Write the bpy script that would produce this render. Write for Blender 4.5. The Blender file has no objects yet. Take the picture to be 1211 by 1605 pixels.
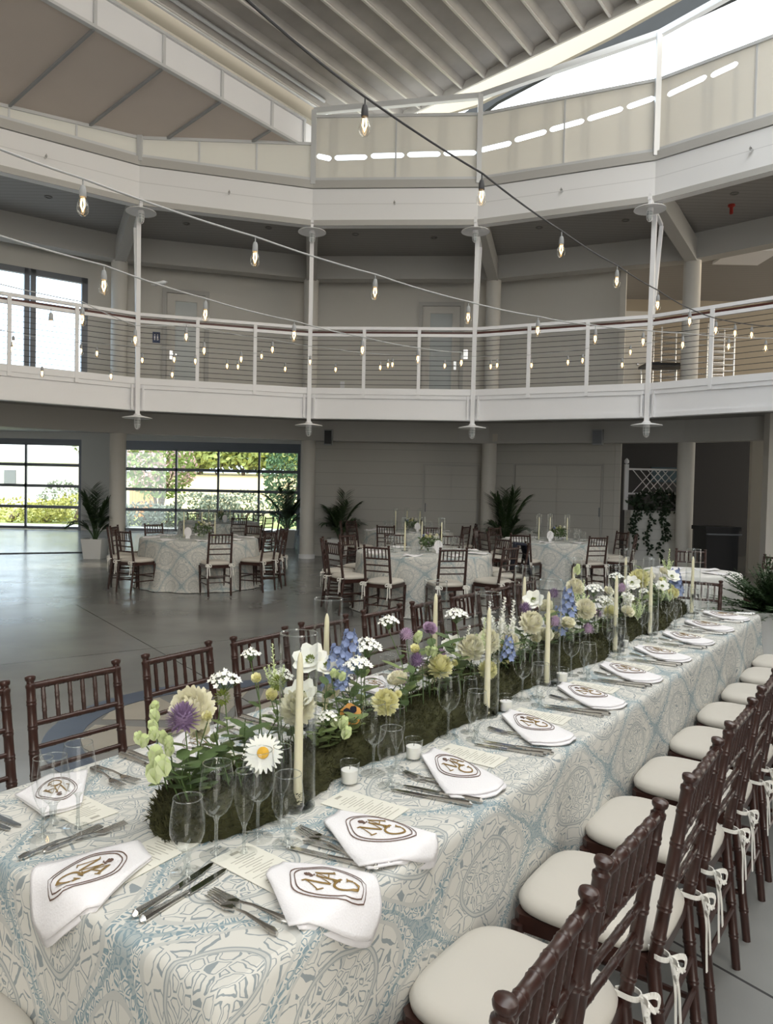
import bpy, math, random
from mathutils import Vector, Matrix
random.seed(7)
PI = math.pi
D = bpy.data; S = bpy.context.scene; COL = S.collection
def rad(a): return math.radians(a)

# ------------------------------------------------------------------ camera
F = 1160.0; PITCH = rad(1.75); ROLL = rad(1.2); H = 1.6; CX, CY = 605.5, 802.5
cam_d = D.cameras.new('camera'); cam = D.objects.new('camera', cam_d); COL.objects.link(cam); S.camera = cam
cam_d.sensor_fit = 'VERTICAL'; cam_d.sensor_height = 36.0; cam_d.lens = F*36.0/1605.0
cam_d.clip_start = 0.05; cam_d.clip_end = 400
fw = Vector((0, math.cos(PITCH), -math.sin(PITCH))); up0 = Vector((0, math.sin(PITCH), math.cos(PITCH))); rt0 = Vector((1, 0, 0))
RT = rt0*math.cos(ROLL) + up0*math.sin(ROLL); UP = up0*math.cos(ROLL) - rt0*math.sin(ROLL)
m3 = Matrix((RT, UP, -fw)).transposed()
cam.matrix_world = Matrix.Translation((0, 0, H)) @ m3.to_4x4()
EYE = Vector((0, 0, H))
def ray(x, y): return fw + RT*((x-CX)/F) - UP*((y-CY)/F)
def at_z(x, y, z): r = ray(x, y); return EYE + r*((z-H)/r.z)
def at_y(x, y, Y): r = ray(x, y); return EYE + r*(Y/r.y)

# ------------------------------------------------------------------ sky, exposure
W = D.worlds.new('sky'); S.world = W; W.use_nodes = True
wn = W.node_tree.nodes; wl = W.node_tree.links; wn.clear()
wo = wn.new('ShaderNodeOutputWorld'); wb = wn.new('ShaderNodeBackground'); wt = wn.new('ShaderNodeTexCoord')
wv = wn.new('ShaderNodeVectorMath'); wv.operation = 'DOT_PRODUCT'; wv.inputs[1].default_value = (0.85, -0.35, 0.1)
wr = wn.new('ShaderNodeValToRGB'); e = wr.color_ramp.elements
e[0].position = 0.0; e[0].color = (0.62, 0.80, 1.0, 1); e[1].position = 1.0; e[1].color = (1.0, 0.88, 0.70, 1)
k = e.new(0.5); k.color = (0.90, 0.96, 1.0, 1)
wm = wn.new('ShaderNodeMath'); wm.operation = 'MULTIPLY_ADD'; wm.inputs[1].default_value = 0.5; wm.inputs[2].default_value = 0.5
wl.new(wt.outputs['Generated'], wv.inputs[0]); wl.new(wv.outputs['Value'], wm.inputs[0]); wl.new(wm.outputs[0], wr.inputs[0])
wl.new(wr.outputs[0], wb.inputs[0]); wb.inputs[1].default_value = 4.6; wl.new(wb.outputs[0], wo.inputs[0])
S.view_settings.view_transform = 'Standard'; S.view_settings.look = 'None'; S.view_settings.gamma = 1
S.view_settings.use_curve_mapping = False; S.view_settings.exposure = 0.03
sun_d = D.lights.new('sun', 'SUN'); sun_d.energy = 4.5; sun_d.angle = rad(1.0); sun_d.color = (1.0, 0.88, 0.68)
sun = D.objects.new('sun', sun_d); COL.objects.link(sun)
sun.rotation_euler = Vector((0.80, 0.48, -0.36)).to_track_quat('-Z', 'Y').to_euler()

# ------------------------------------------------------------------ materials
def mat(name, col, rough=0.5, metal=0.0, emit=None, es=0.0, var=0.0, vs=8.0, bump=0.0, bs=40.0, spec=0.5, trans=0.0, coat=0.0):
    m = D.materials.new(name); m.use_nodes = True; nt = m.node_tree; b = nt.nodes['Principled BSDF']
    c = (col[0], col[1], col[2], 1); b.inputs['Base Color'].default_value = c
    b.inputs['Roughness'].default_value = rough; b.inputs['Metallic'].default_value = metal
    b.inputs['Specular IOR Level'].default_value = spec; b.inputs['Coat Weight'].default_value = coat
    if trans: b.inputs['Subsurface Weight'].default_value = trans; b.inputs['Subsurface Radius'].default_value = (.02, .02, .01)
    if emit: b.inputs['Emission Color'].default_value = (*emit, 1); b.inputs['Emission Strength'].default_value = es
    tc = nt.nodes.new('ShaderNodeTexCoord')
    if var:
        n = nt.nodes.new('ShaderNodeTexNoise'); n.inputs['Scale'].default_value = vs; n.inputs['Detail'].default_value = 3
        nt.links.new(tc.outputs['Object'], n.inputs['Vector'])
        mx = nt.nodes.new('ShaderNodeMix'); mx.data_type = 'RGBA'
        mx.inputs[6].default_value = tuple(max(0, v*(1-var)) for v in col)+(1,)
        mx.inputs[7].default_value = tuple(min(1, v*(1+var)) for v in col)+(1,)
        nt.links.new(n.outputs['Fac'], mx.inputs[0]); nt.links.new(mx.outputs[2], b.inputs['Base Color'])
    if bump:
        n = nt.nodes.new('ShaderNodeTexNoise'); n.inputs['Scale'].default_value = bs; n.inputs['Detail'].default_value = 4
        nt.links.new(tc.outputs['Object'], n.inputs['Vector'])
        bp = nt.nodes.new('ShaderNodeBump'); bp.inputs['Strength'].default_value = bump; bp.inputs['Distance'].default_value = 0.01
        nt.links.new(n.outputs['Fac'], bp.inputs['Height']); nt.links.new(bp.outputs[0], b.inputs['Normal'])
    return m
def glass_mat(name, tint=(.97, .98, .98), lo=.04, hi=.7, power=4.0, rough=0.0):
    """thin clear glass: see-through face on, mirror-like at the edges"""
    m = D.materials.new(name); m.use_nodes = True; nt = m.node_tree; N = nt.nodes; N.clear(); L = nt.links
    o = N.new('ShaderNodeOutputMaterial'); t = N.new('ShaderNodeBsdfTransparent'); t.inputs[0].default_value = (*tint, 1)
    g = N.new('ShaderNodeBsdfGlossy'); g.inputs['Roughness'].default_value = rough; g.inputs[0].default_value = (.95, .97, .97, 1)
    f = N.new('ShaderNodeLayerWeight'); f.inputs[0].default_value = .5
    pw = N.new('ShaderNodeMath'); pw.operation = 'POWER'; pw.inputs[1].default_value = power
    mu = N.new('ShaderNodeMath'); mu.operation = 'MULTIPLY_ADD'; mu.inputs[1].default_value = hi; mu.inputs[2].default_value = lo; mu.use_clamp = True
    mx = N.new('ShaderNodeMixShader')
    L.new(f.outputs['Facing'], pw.inputs[0]); L.new(pw.outputs[0], mu.inputs[0]); L.new(mu.outputs[0], mx.inputs[0]); L.new(t.outputs[0], mx.inputs[1]); L.new(g.outputs[0], mx.inputs[2]); L.new(mx.outputs[0], o.inputs[0])
    return m
def siding(name, col, period=0.2, axis=2, strength=0.6, width=0.06, rough=0.55, dark=0.75):
    """painted boards: narrow grooves repeated along one axis"""
    m = mat(name, col, rough); nt = m.node_tree; b = nt.nodes['Principled BSDF']; N = nt.nodes; L = nt.links
    g = N.new('ShaderNodeNewGeometry'); sp = N.new('ShaderNodeSeparateXYZ'); L.new(g.outputs['Position'], sp.inputs[0])
    d = N.new('ShaderNodeMath'); d.operation = 'DIVIDE'; d.inputs[1].default_value = period; L.new(sp.outputs[axis], d.inputs[0])
    fr = N.new('ShaderNodeMath'); fr.operation = 'FRACT'; L.new(d.outputs[0], fr.inputs[0])
    lt = N.new('ShaderNodeMath'); lt.operation = 'LESS_THAN'; lt.inputs[1].default_value = width; L.new(fr.outputs[0], lt.inputs[0])
    mx = N.new('ShaderNodeMix'); mx.data_type = 'RGBA'; mx.inputs[6].default_value = (*col, 1); mx.inputs[7].default_value = (*[c*dark for c in col], 1)
    L.new(lt.outputs[0], mx.inputs[0]); L.new(mx.outputs[2], b.inputs['Base Color'])
    return m
M = {}
M['white'] = mat('white_paint', (.80, .80, .82), .45, var=.03, vs=2)
M['fascia'] = siding('painted_fascia', (.80, .80, .81), 0.38, 2, width=0.03, dark=.8)
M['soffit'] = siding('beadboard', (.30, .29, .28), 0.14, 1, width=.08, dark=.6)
M['wall'] = siding('painted_siding', (.50, .485, .45), 0.28, 2, width=0.035, dark=.72)
M['wall_up'] = mat('upper_wall_paint', (.60, .58, .54), .6, var=.03, vs=1)
M['beam'] = mat('beam_paint', (.45, .44, .42), .55)
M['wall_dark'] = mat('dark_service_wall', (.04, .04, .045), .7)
M['metal'] = mat('brushed_white_metal', (.62, .63, .64), .35, .2)
M['steel'] = mat('steel', (.6, .6, .6), .22, 1.0)
M['cutlery'] = mat('cutlery_steel', (.62, .61, .59), .16, 1.0)
M['alu'] = mat('door_frame_metal', (.16, .17, .19), .45, .3)
M['deck_metal'] = mat('roof_deck_metal', (.40, .375, .35), .5, .15, var=.35, vs=1.6)
M['rib_metal'] = mat('roof_rib_metal', (.62, .60, .57), .4, .15)
M['cream'] = mat('cream_fabric', (.78, .74, .68), .7, var=.04, vs=2)
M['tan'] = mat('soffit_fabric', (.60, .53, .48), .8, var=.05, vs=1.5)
M['verge'] = mat('weathered_cream', (.30, .27, .215), .7)
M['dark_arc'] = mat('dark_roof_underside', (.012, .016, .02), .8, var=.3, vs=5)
M['wood'] = mat('mahogany', (.038, .014, .010), .32, var=.35, vs=30, coat=.15)
M['rail_wood'] = mat('rail_wood', (.10, .028, .02), .4)
M['cushion'] = mat('ivory_cushion', (.57, .535, .48), .75, bump=.15, bs=12)
M['ribbon'] = mat('ivory_ribbon', (.82, .80, .75), .7)
M['linen'] = mat('white_linen', (.86, .84, .86), .8, bump=.2, bs=220)
M['gold'] = mat('gold_thread', (.30, .19, .06), .45, .2)
M['brown_thread'] = mat('brown_thread', (.15, .09, .07), .6)
M['card'] = mat('menu_card', (.78, .76, .68), .7)
M['ink'] = mat('printed_ink', (.42, .40, .34), .7)
M['candle'] = mat('ivory_wax', (.86, .80, .58), .4, trans=.25)
M['wax'] = mat('white_wax', (.88, .86, .82), .5, trans=.2)
M['wick'] = mat('wick', (.12, .10, .08), .9)
M['glass'] = glass_mat('drinking_glass', (.97,.975,.975), .03, .95, 4.5)
M['tube'] = glass_mat('hurricane_glass', (.98,.985,.985), .015, .95, 5.0)
M['pane'] = glass_mat('window_glass', (.93, .96, .97), .04, .6, 5.0)
M['stemglass'] = glass_mat('solid_glass_stem', (.88, .90, .90), .10, .9, 2.2, .03)
M['frost'] = mat('frosted_glass', (.42, .45, .45), .25)
M['moss'] = mat('moss', (.040, .040, .012), .95, var=.6, vs=14)
M['stem'] = mat('flower_stem', (.09, .15, .045), .6)
M['leaf'] = mat('leaf_green', (.085, .135, .045), .55, var=.35, vs=25)
M['leaf2'] = mat('leaf_lime', (.19, .25, .09), .55, var=.3, vs=25)
M['palm'] = mat('palm_green', (.045, .085, .03), .5, var=.4, vs=10)
M['fern'] = mat('fern_green', (.03, .065, .02), .6, var=.4, vs=10)
M['ivy'] = mat('ivy_green', (.015, .035, .015), .6, var=.4, vs=10)
M['p_cream'] = mat('petal_cream', (.88, .85, .68), .6, trans=.2)
M['p_yellow'] = mat('petal_pale_yellow', (.82, .79, .46), .6, trans=.2)
M['p_white'] = mat('petal_white', (.90, .90, .84), .6, trans=.2)
M['p_green'] = mat('petal_green_white', (.72, .80, .48), .6, trans=.2)
M['p_blue'] = mat('petal_blue', (.24, .30, .50), .6)
M['p_purple'] = mat('petal_purple', (.24, .16, .28), .6)
M['p_lilac'] = mat('petal_lilac', (.52, .38, .52), .6)
M['p_orange'] = mat('petal_orange', (.75, .36, .08), .6)
M['eye_y'] = mat('yellow_centre', (.75, .42, .03), .7)
M['eye_g'] = mat('green_centre', (.20, .25, .05), .7)
M['black'] = mat('black_plastic', (.012, .012, .014), .35)
M['cable'] = mat('dark_cable', (.045, .045, .05), .6)
M['cable_w'] = mat('grey_cable', (.42, .43, .44), .6)
M['socket'] = mat('grey_socket', (.30, .31, .32), .5)
M['bulb'] = glass_mat('bulb_glass', (.97, .95, .92), .05, .6, 3.0)
M['glow'] = mat('filament', (1, .7, .35), .5, emit=(1.0, .62, .25), es=9.0)
M['bulb_warm'] = mat('lit_bulb', (1, .8, .5), .3, emit=(1.0, .78, .45), es=1.5)
M['cage'] = mat('lamp_cage', (.75, .75, .76), .4)
M['planter'] = mat('white_planter', (.74, .74, .73), .5)
M['trunk'] = mat('bark', (.12, .085, .05), .9, var=.3, vs=20)
M['sign_blue'] = mat('sign_blue', (.03, .05, .12), .5)
M['navy'] = mat('navy_fabric', (.008, .01, .025), .8, var=.6, vs=80)
M['vent'] = mat('downlight', (.16, .155, .15), .5)

def floor_mat():
    m = mat('polished_concrete', (.2, .2, .2), .28); nt = m.node_tree; N = nt.nodes; L = nt.links; b = N['Principled BSDF']
    g = N.new('ShaderNodeNewGeometry'); n1 = N.new('ShaderNodeTexNoise'); n1.inputs['Scale'].default_value = .9; n1.inputs['Detail'].default_value = 6
    L.new(g.outputs['Position'], n1.inputs['Vector'])
    cr = N.new('ShaderNodeValToRGB'); cr.color_ramp.elements[0].position = .3; cr.color_ramp.elements[0].color = (.17, .17, .165, 1)
    cr.color_ramp.elements[1].position = .7; cr.color_ramp.elements[1].color = (.26, .26, .25, 1)
    L.new(n1.outputs['Fac'], cr.inputs[0]); sp = N.new('ShaderNodeSeparateXYZ'); L.new(g.outputs['Position'], sp.inputs[0])
    last = cr.outputs[0]
    # saw-cut joints along two diagonals of the hall
    for (ax, ay, off) in ((.81, .585, 0.3), (-.585, .81, .9)):
        a = N.new('ShaderNodeVectorMath'); a.operation = 'DOT_PRODUCT'; a.inputs[1].default_value = (ax, ay, 0); L.new(g.outputs['Position'], a.inputs[0])
        d = N.new('ShaderNodeMath'); d.operation = 'MULTIPLY_ADD'; d.inputs[1].default_value = 1/3.4; d.inputs[2].default_value = off; L.new(a.outputs['Value'], d.inputs[0])
        f = N.new('ShaderNodeMath'); f.operation = 'FRACT'; L.new(d.outputs[0], f.inputs[0])
        lt = N.new('ShaderNodeMath'); lt.operation = 'LESS_THAN'; lt.inputs[1].default_value = .0035; L.new(f.outputs[0], lt.inputs[0])
        mx = N.new('ShaderNodeMix'); mx.data_type = 'RGBA'; mx.inputs[7].default_value = (.05, .05, .05, 1)
        L.new(lt.outputs[0], mx.inputs[0]); L.new(last, mx.inputs[6]); last = mx.outputs[2]
    L.new(last, b.inputs['Base Color'])
    r = N.new('ShaderNodeMapRange'); r.inputs[3].default_value = .14; r.inputs[4].default_value = .27
    n2 = N.new('ShaderNodeTexNoise'); n2.inputs['Scale'].default_value = 2.2; n2.inputs['Detail'].default_value = 5; L.new(g.outputs['Position'], n2.inputs['Vector'])
    L.new(n2.outputs['Fac'], r.inputs[0]); L.new(r.outputs[0], b.inputs['Roughness'])
    bp = N.new('ShaderNodeBump'); bp.inputs['Strength'].default_value = .03; bp.inputs['Distance'].default_value = .02
    L.new(n2.outputs['Fac'], bp.inputs['Height']); L.new(bp.outputs[0], b.inputs['Normal'])
    return m
M['floor'] = floor_mat()
M['inlay_blue'] = mat('blue_inlay', (.075, .095, .14), .35, var=.2, vs=3)
M['inlay_tan'] = mat('tan_inlay', (.34, .31, .26), .4, var=.15, vs=3)

def cloth_mat(name, base, line, deep):
    m = mat(name, base, .8); nt = m.node_tree; N = nt.nodes; L = nt.links; b = N['Principled BSDF']
    def mth(op, a, b_=None, c=None, clamp=False):
        n = N.new('ShaderNodeMath'); n.operation = op; n.use_clamp = clamp
        for i, v in enumerate((a, b_, c)):
            if v is None: continue
            if isinstance(v, (int, float)): n.inputs[i].default_value = v
            else: L.new(v, n.inputs[i])
        return n.outputs[0]
    uv = N.new('ShaderNodeUVMap'); sp = N.new('ShaderNodeSeparateXYZ')
    wob = N.new('ShaderNodeTexNoise'); wob.inputs['Scale'].default_value = 5; L.new(uv.outputs[0], wob.inputs['Vector'])
    ad = N.new('ShaderNodeVectorMath'); ad.operation = 'MULTIPLY_ADD'; ad.inputs[1].default_value = (.05, .05, 0)
    L.new(wob.outputs['Color'], ad.inputs[0]); L.new(uv.outputs[0], ad.inputs[2]); L.new(ad.outputs[0], sp.inputs[0])
    cu = mth('COSINE', mth('MULTIPLY', sp.outputs[0], 2*PI/.62)); cv = mth('COSINE', mth('MULTIPLY', sp.outputs[1], 2*PI/.44))
    gg = mth('ADD', cu, cv); ag = mth('ABSOLUTE', gg)
    def vor(scale, w, rnd=.8):
        v = N.new('ShaderNodeTexVoronoi'); v.feature = 'DISTANCE_TO_EDGE'; v.inputs['Scale'].default_value = scale; v.inputs['Randomness'].default_value = rnd
        L.new(uv.outputs[0], v.inputs['Vector'])
        return mth('SUBTRACT', 1, mth('DIVIDE', v.outputs['Distance'], w), clamp=True)
    def band(lo, hi): return mth('MULTIPLY', mth('GREATER_THAN', ag, lo), mth('LESS_THAN', ag, hi))
    def ring(c, w): return mth('LESS_THAN', mth('ABSOLUTE', mth('SUBTRACT', ag, c)), w)
    wf = N.new('ShaderNodeTexNoise'); wf.inputs['Scale'].default_value = 26; L.new(uv.outputs[0], wf.inputs['Vector'])
    wa = N.new('ShaderNodeVectorMath'); wa.operation = 'MULTIPLY_ADD'; wa.inputs[1].default_value = (.022, .022, 0); L.new(wf.outputs['Color'], wa.inputs[0]); L.new(ad.outputs[0], wa.inputs[2])
    def loop(scale, c, w, st=1.0, rnd=.55):
        v = N.new('ShaderNodeTexVoronoi'); v.feature = 'DISTANCE_TO_EDGE'; v.inputs['Scale'].default_value = scale; v.inputs['Randomness'].default_value = rnd
        q = N.new('ShaderNodeVectorMath'); q.operation = 'MULTIPLY'; q.inputs[1].default_value = (st, 1, 1); L.new(wa.outputs[0], q.inputs[0]); L.new(q.outputs[0], v.inputs['Vector'])
        return mth('LESS_THAN', mth('ABSOLUTE', mth('SUBTRACT', v.outputs['Distance'], c)), w)
    vine = mth('MULTIPLY', loop(58, .13, .055, .8, .8), band(.0, .30))
    core = mth('MULTIPLY', mth('LESS_THAN', ag, .07), .6)
    petals = mth('MULTIPLY', loop(24, .085, .020, .62, .7), band(.42, 1.12))
    scroll = mth('MULTIPLY', loop(38, .10, .032, .75, .9), band(1.3, 2.1))
    lines = mth('MULTIPLY', mth('ADD', ring(1.15, .022), ring(1.27, .015)), .9)
    s = mth('MULTIPLY', mth('MAXIMUM', mth('MAXIMUM', petals, scroll), lines), .85)
    wide = mth('MULTIPLY', mth('ADD', ring(.36, .075), ring(1.22, .10)), .27)
    s = mth('MAXIMUM', s, wide)
    dk = mth('MAXIMUM', vine, core)
    m1 = N.new('ShaderNodeMix'); m1.data_type = 'RGBA'; m1.inputs[6].default_value = (*base, 1); m1.inputs[7].default_value = (*line, 1); L.new(s, m1.inputs[0])
    m2 = N.new('ShaderNodeMix'); m2.data_type = 'RGBA'; m2.inputs[7].default_value = (*deep, 1); L.new(dk, m2.inputs[0]); L.new(m1.outputs[2], m2.inputs[6])
    L.new(m2.outputs[2], b.inputs['Base Color'])
    bp = N.new('ShaderNodeBump'); bp.inputs['Strength'].default_value = .35; bp.inputs['Distance'].default_value = .003
    L.new(mth('MAXIMUM', s, dk), bp.inputs['Height']); L.new(bp.outputs[0], b.inputs['Normal'])
    return m
M['cloth'] = cloth_mat('embroidered_cloth', (.66, .645, .60), (.22, .265, .29), (.235, .32, .36))
M['cloth_plain'] = mat('plain_cloth', (.76, .75, .72), .8)

# ------------------------------------------------------------------ mesh building
class MB:
    def __init__(s): s.v = []; s.f = []; s.mi = []; s.uv = {}
    def add(s, vs, fs, mi=0):
        o = len(s.v); s.v += [tuple(v) for v in vs]
        for f in fs: s.f.append(tuple(i+o for i in f)); s.mi.append(mi)
        return s
    def box(s, lo, hi, mi=0, T=None):
        x0, y0, z0 = lo; x1, y1, z1 = hi
        vs = [Vector(p) for p in ((x0, y0, z0), (x1, y0, z0), (x1, y1, z0), (x0, y1, z0), (x0, y0, z1), (x1, y0, z1), (x1, y1, z1), (x0, y1, z1))]
        if T is not None: vs = [T @ v for v in vs]
        return s.add(vs, [(0, 3, 2, 1), (4, 5, 6, 7), (0, 1, 5, 4), (1, 2, 6, 5), (2, 3, 7, 6), (3, 0, 4, 7)], mi)
    def beam(s, a, b, w, h, up=(0, 0, 1), mi=0):
        a = Vector(a); b = Vector(b); d = (b-a).normalized(); up = Vector(up)
        sd = d.cross(up)
        if sd.length < 1e-4: sd = d.cross(Vector((1, 0, 0)))
        sd.normalize(); u_ = sd.cross(d).normalized()
        vs = []
        for p in (a, b):
            for sx, sz in ((-1, -1), (1, -1), (1, 1), (-1, 1)): vs.append(p + sd*(w/2*sx) + u_*(h/2*sz))
        return s.add(vs, [(0, 1, 2, 3), (7, 6, 5, 4), (0, 4, 5, 1), (1, 5, 6, 2), (2, 6, 7, 3), (3, 7, 4, 0)], mi)
    def tube(s, pts, r, n=8, caps=True, mi=0):
        pts = [Vector(p) for p in pts]; k = len(pts)
        rs = r if isinstance(r, (list, tuple)) else [r]*k
        t0 = (pts[1]-pts[0]).normalized(); ref = Vector((0, 0, 1)) if abs(t0.z) < .9 else Vector((1, 0, 0))
        side = t0.cross(ref).normalized(); vs = []
        for i, p in enumerate(pts):
            t = (pts[min(i+1, k-1)] - pts[max(i-1, 0)]).normalized()
            side = (side - t*side.dot(t)).normalized(); nn = t.cross(side)
            for j in range(n):
                a = 2*PI*j/n; vs.append(p + (side*math.cos(a)+nn*math.sin(a))*rs[i])
        fs = []
        for i in range(k-1):
            for j in range(n): fs.append((i*n+j, i*n+(j+1) % n, (i+1)*n+(j+1) % n, (i+1)*n+j))
        if caps: fs.append(tuple(range(n))[::-1]); fs.append(tuple((k-1)*n+j for j in range(n)))
        return s.add(vs, fs, mi)
    def lathe(s, prof, n=24, c=(0, 0, 0), mi=0, closed=False, T=None):
        vs = []; fs = []
        for r, z in prof:
            for j in range(n):
                a = 2*PI*j/n; p = Vector((c[0]+r*math.cos(a), c[1]+r*math.sin(a), c[2]+z)); vs.append(T @ p if T is not None else p)
        for i in range(len(prof)-1):
            for j in range(n): fs.append((i*n+j, i*n+(j+1) % n, (i+1)*n+(j+1) % n, (i+1)*n+j))
        if closed: fs.append(tuple(range(n))[::-1]); fs.append(tuple((len(prof)-1)*n+j for j in range(n)))
        return s.add(vs, fs, mi)
    def prism(s, poly, z0, z1, mi=0):
        n = len(poly); vs = [(p[0], p[1], z0 if not callable(z0) else z0(p)) for p in poly]+[(p[0], p[1], z1 if not callable(z1) else z1(p)) for p in poly]
        fs = [tuple(range(n))[::-1], tuple(range(n, 2*n))]+[(i, (i+1) % n, n+(i+1) % n, n+i) for i in range(n)]
        return s.add(vs, fs, mi)
    def sheet(s, pts, th, mi=0):
        """solid slab from a planar outline, thickened along its normal"""
        pts = [Vector(p) for p in pts]; nn = (pts[1]-pts[0]).cross(pts[-1]-pts[0]).normalized()*th; n = len(pts)
        vs = pts+[p+nn for p in pts]
        return s.add(vs, [tuple(range(n))[::-1], tuple(range(n, 2*n))]+[(i, (i+1) % n, n+(i+1) % n, n+i) for i in range(n)], mi)
    def blade(s, p, d, nrm, L, w, bend=0.0, mi=0, seg=2):
        """petal or leaf: starts at p, runs along d, bends toward nrm"""
        d = d.normalized(); sd = d.cross(nrm)
        if sd.length < 1e-5: sd = d.cross(Vector((.3, .7, .2)))
        sd.normalize(); up = sd.cross(d).normalized(); vs = [p - sd*w*.12, p + sd*w*.12]; cur = Vector(p)
        for i in range(1, seg+1):
            t = i/seg; dd = (d + up*bend*t).normalized(); cur = cur + dd*L/seg
            ww = w*(.5 if i < seg else .14) if seg > 1 else w*.3
            vs += [cur - sd*ww, cur + sd*ww]
        return s.add(vs, [(2*i, 2*i+1, 2*i+3, 2*i+2) for i in range(seg)], mi)
    def build(s, name, mats, parent=None, smooth=True, angle=35):
        me = D.meshes.new(name); me.from_pydata(s.v, [], s.f)
        for m in (mats if isinstance(mats, (list, tuple)) else [mats]): me.materials.append(M[m] if isinstance(m, str) else m)
        me.polygons.foreach_set('material_index', s.mi)
        if smooth:
            me.polygons.foreach_set('use_smooth', [True]*len(s.f)); me.update()
            me.set_sharp_from_angle(angle=rad(angle))
        me.update(); o = D.objects.new(name, me); COL.objects.link(o)
        if parent: o.parent = parent
        return o
def tag(o, label=None, cat=None, group=None, kind=None):
    if label: o['label'] = label
    if cat: o['category'] = cat
    if group: o['group'] = group
    if kind: o['kind'] = kind
    return o
def empty(name, loc, rz=0.0, label=None, cat=None, group=None):
    o = D.objects.new(name, None); o.empty_display_size = .1; COL.objects.link(o); o.location = loc; o.rotation_euler = (0, 0, rz)
    return tag(o, label, cat, group)
def struct(o): o['kind'] = 'structure'; return o
def copy_tree(o, parent=None):
    c = o.copy(); COL.objects.link(c); c.parent = parent
    for ch in list(o.children): copy_tree(ch, c)
    return c
USED = set()
def place(proto, loc, rz, label, group=None, name=None, rx=0, ry=0):
    """first use moves the prototype itself, later uses copy it with its parts"""
    o = proto if proto.name not in USED else copy_tree(proto)
    if o is proto: USED.add(proto.name)
    o.location = loc; o.rotation_euler = (rx, ry, rz); o['label'] = label
    if group: o['group'] = group
    return o
ORD = ['first', 'second', 'third', 'fourth', 'fifth', 'sixth', 'seventh', 'eighth', 'ninth', 'tenth', 'eleventh', 'twelfth', 'thirteenth', 'fourteenth', 'fifteenth', 'sixteenth', 'seventeenth', 'eighteenth', 'nineteenth', 'twentieth']

# long-table frame: a runs along the table away from the camera, b runs to the right of the near right corner
CK = Vector((-.26, 1.21, 0)); U = Vector((.585, .811, 0)); Nn = Vector((.811, -.585, 0)); UANG = math.atan2(.811, .585)
def TP(a, b, z=0.0): return CK + U*a + Nn*b + Vector((0, 0, z))
def on_b(x, y, b):
    r = ray(x, y); t = ((CK-EYE).dot(Nn)+b)/r.dot(Nn); return EYE + r*t

# ------------------------------------------------------------------ the hall
C0 = Vector((-.57, 5.15, 0)); R1 = 8.76; R2 = 11.7; R3 = 12.3
def ring(a, r, z=0.0): return Vector((C0.x + r*math.cos(rad(a)), C0.y + r*math.sin(rad(a)), z))
ANG = [156, 136, 116, 96, 76, 56, 36, 16, -4, -24, -44, -64]
GX0, GX1, GY = -17.0, -1.75, 25.0

f = MB(); f.box((-20, -8, -.3), (16, 25.2, 0)); struct(f.build('floor', 'floor'))
# round floor inlay (blue ring with tan wedges)
ic = (-1.0, 4.9)
b = MB(); n = 72
vs = []; fs = []
for j in range(n):
    a = 2*PI*j/n
    for r in (.94, 1.16): vs.append((ic[0]+r*math.cos(a), ic[1]+r*math.sin(a), .002)); vs.append((ic[0]+r*math.cos(a), ic[1]+r*math.sin(a), .004))
for j in range(n):
    k = (j+1) % n
    fs += [(4*j+1, 4*j+3, 4*k+3, 4*k+1), (4*j, 4*k, 4*k+2, 4*j+2), (4*j+2, 4*k+2, 4*k+3, 4*j+3), (4*j, 4*j+1, 4*k+1, 4*k)]
b.add(vs, fs); inl = empty('floor_inlay', (0, 0, 0)); struct(inl); b.build('inlay_ring', 'inlay_blue', inl)
b = MB()
for q in range(8):
    a = rad(22+q*45)
    pts = [(ic[0]+r*math.cos(a+d), ic[1]+r*math.sin(a+d)) for r, d in ((.9, -.33), (.93, -.16), (.935, 0), (.93, .16), (.9, .33), (.25, .0))]
    b.prism(pts, .001, .004)
b.build('inlay_wedge', 'inlay_tan', inl)
# drain strip at the edge of the left bay
p0 = at_z(-60, 869, 0); p1 = at_z(142, 866, 0)
b = MB(); b.beam(p0+Vector((0, 0, .006)), p1+Vector((0, 0, .006)), .22, .012); struct(b.build('trim_1', mat('drain_grate', (.07, .07, .07), .7)))

def ring_slab(mb, r0, r1, z0, z1, angs=ANG):
    for a0, a1 in zip(angs[:-1], angs[1:]):
        poly = [ring(a0, r0), ring(a0, r1), ring(a1, r1), ring(a1, r0)]
        mb.prism([(p.x, p.y) for p in poly], z0, z1)
# deck and ceilings
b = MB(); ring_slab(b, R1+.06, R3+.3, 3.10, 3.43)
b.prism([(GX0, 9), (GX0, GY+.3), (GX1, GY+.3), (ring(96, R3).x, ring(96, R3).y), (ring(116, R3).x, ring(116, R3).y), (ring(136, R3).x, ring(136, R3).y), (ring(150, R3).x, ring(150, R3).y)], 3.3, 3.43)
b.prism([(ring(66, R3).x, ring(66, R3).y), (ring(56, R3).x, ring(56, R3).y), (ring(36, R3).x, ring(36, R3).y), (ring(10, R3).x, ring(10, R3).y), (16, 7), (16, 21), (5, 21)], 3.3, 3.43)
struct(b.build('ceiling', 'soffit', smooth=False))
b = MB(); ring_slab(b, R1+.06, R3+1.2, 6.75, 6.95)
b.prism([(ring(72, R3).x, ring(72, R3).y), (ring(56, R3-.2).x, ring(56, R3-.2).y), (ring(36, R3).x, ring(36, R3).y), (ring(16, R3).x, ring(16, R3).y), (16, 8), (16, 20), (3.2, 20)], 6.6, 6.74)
struct(b.build('ceiling', 'soffit', smooth=False))
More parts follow.
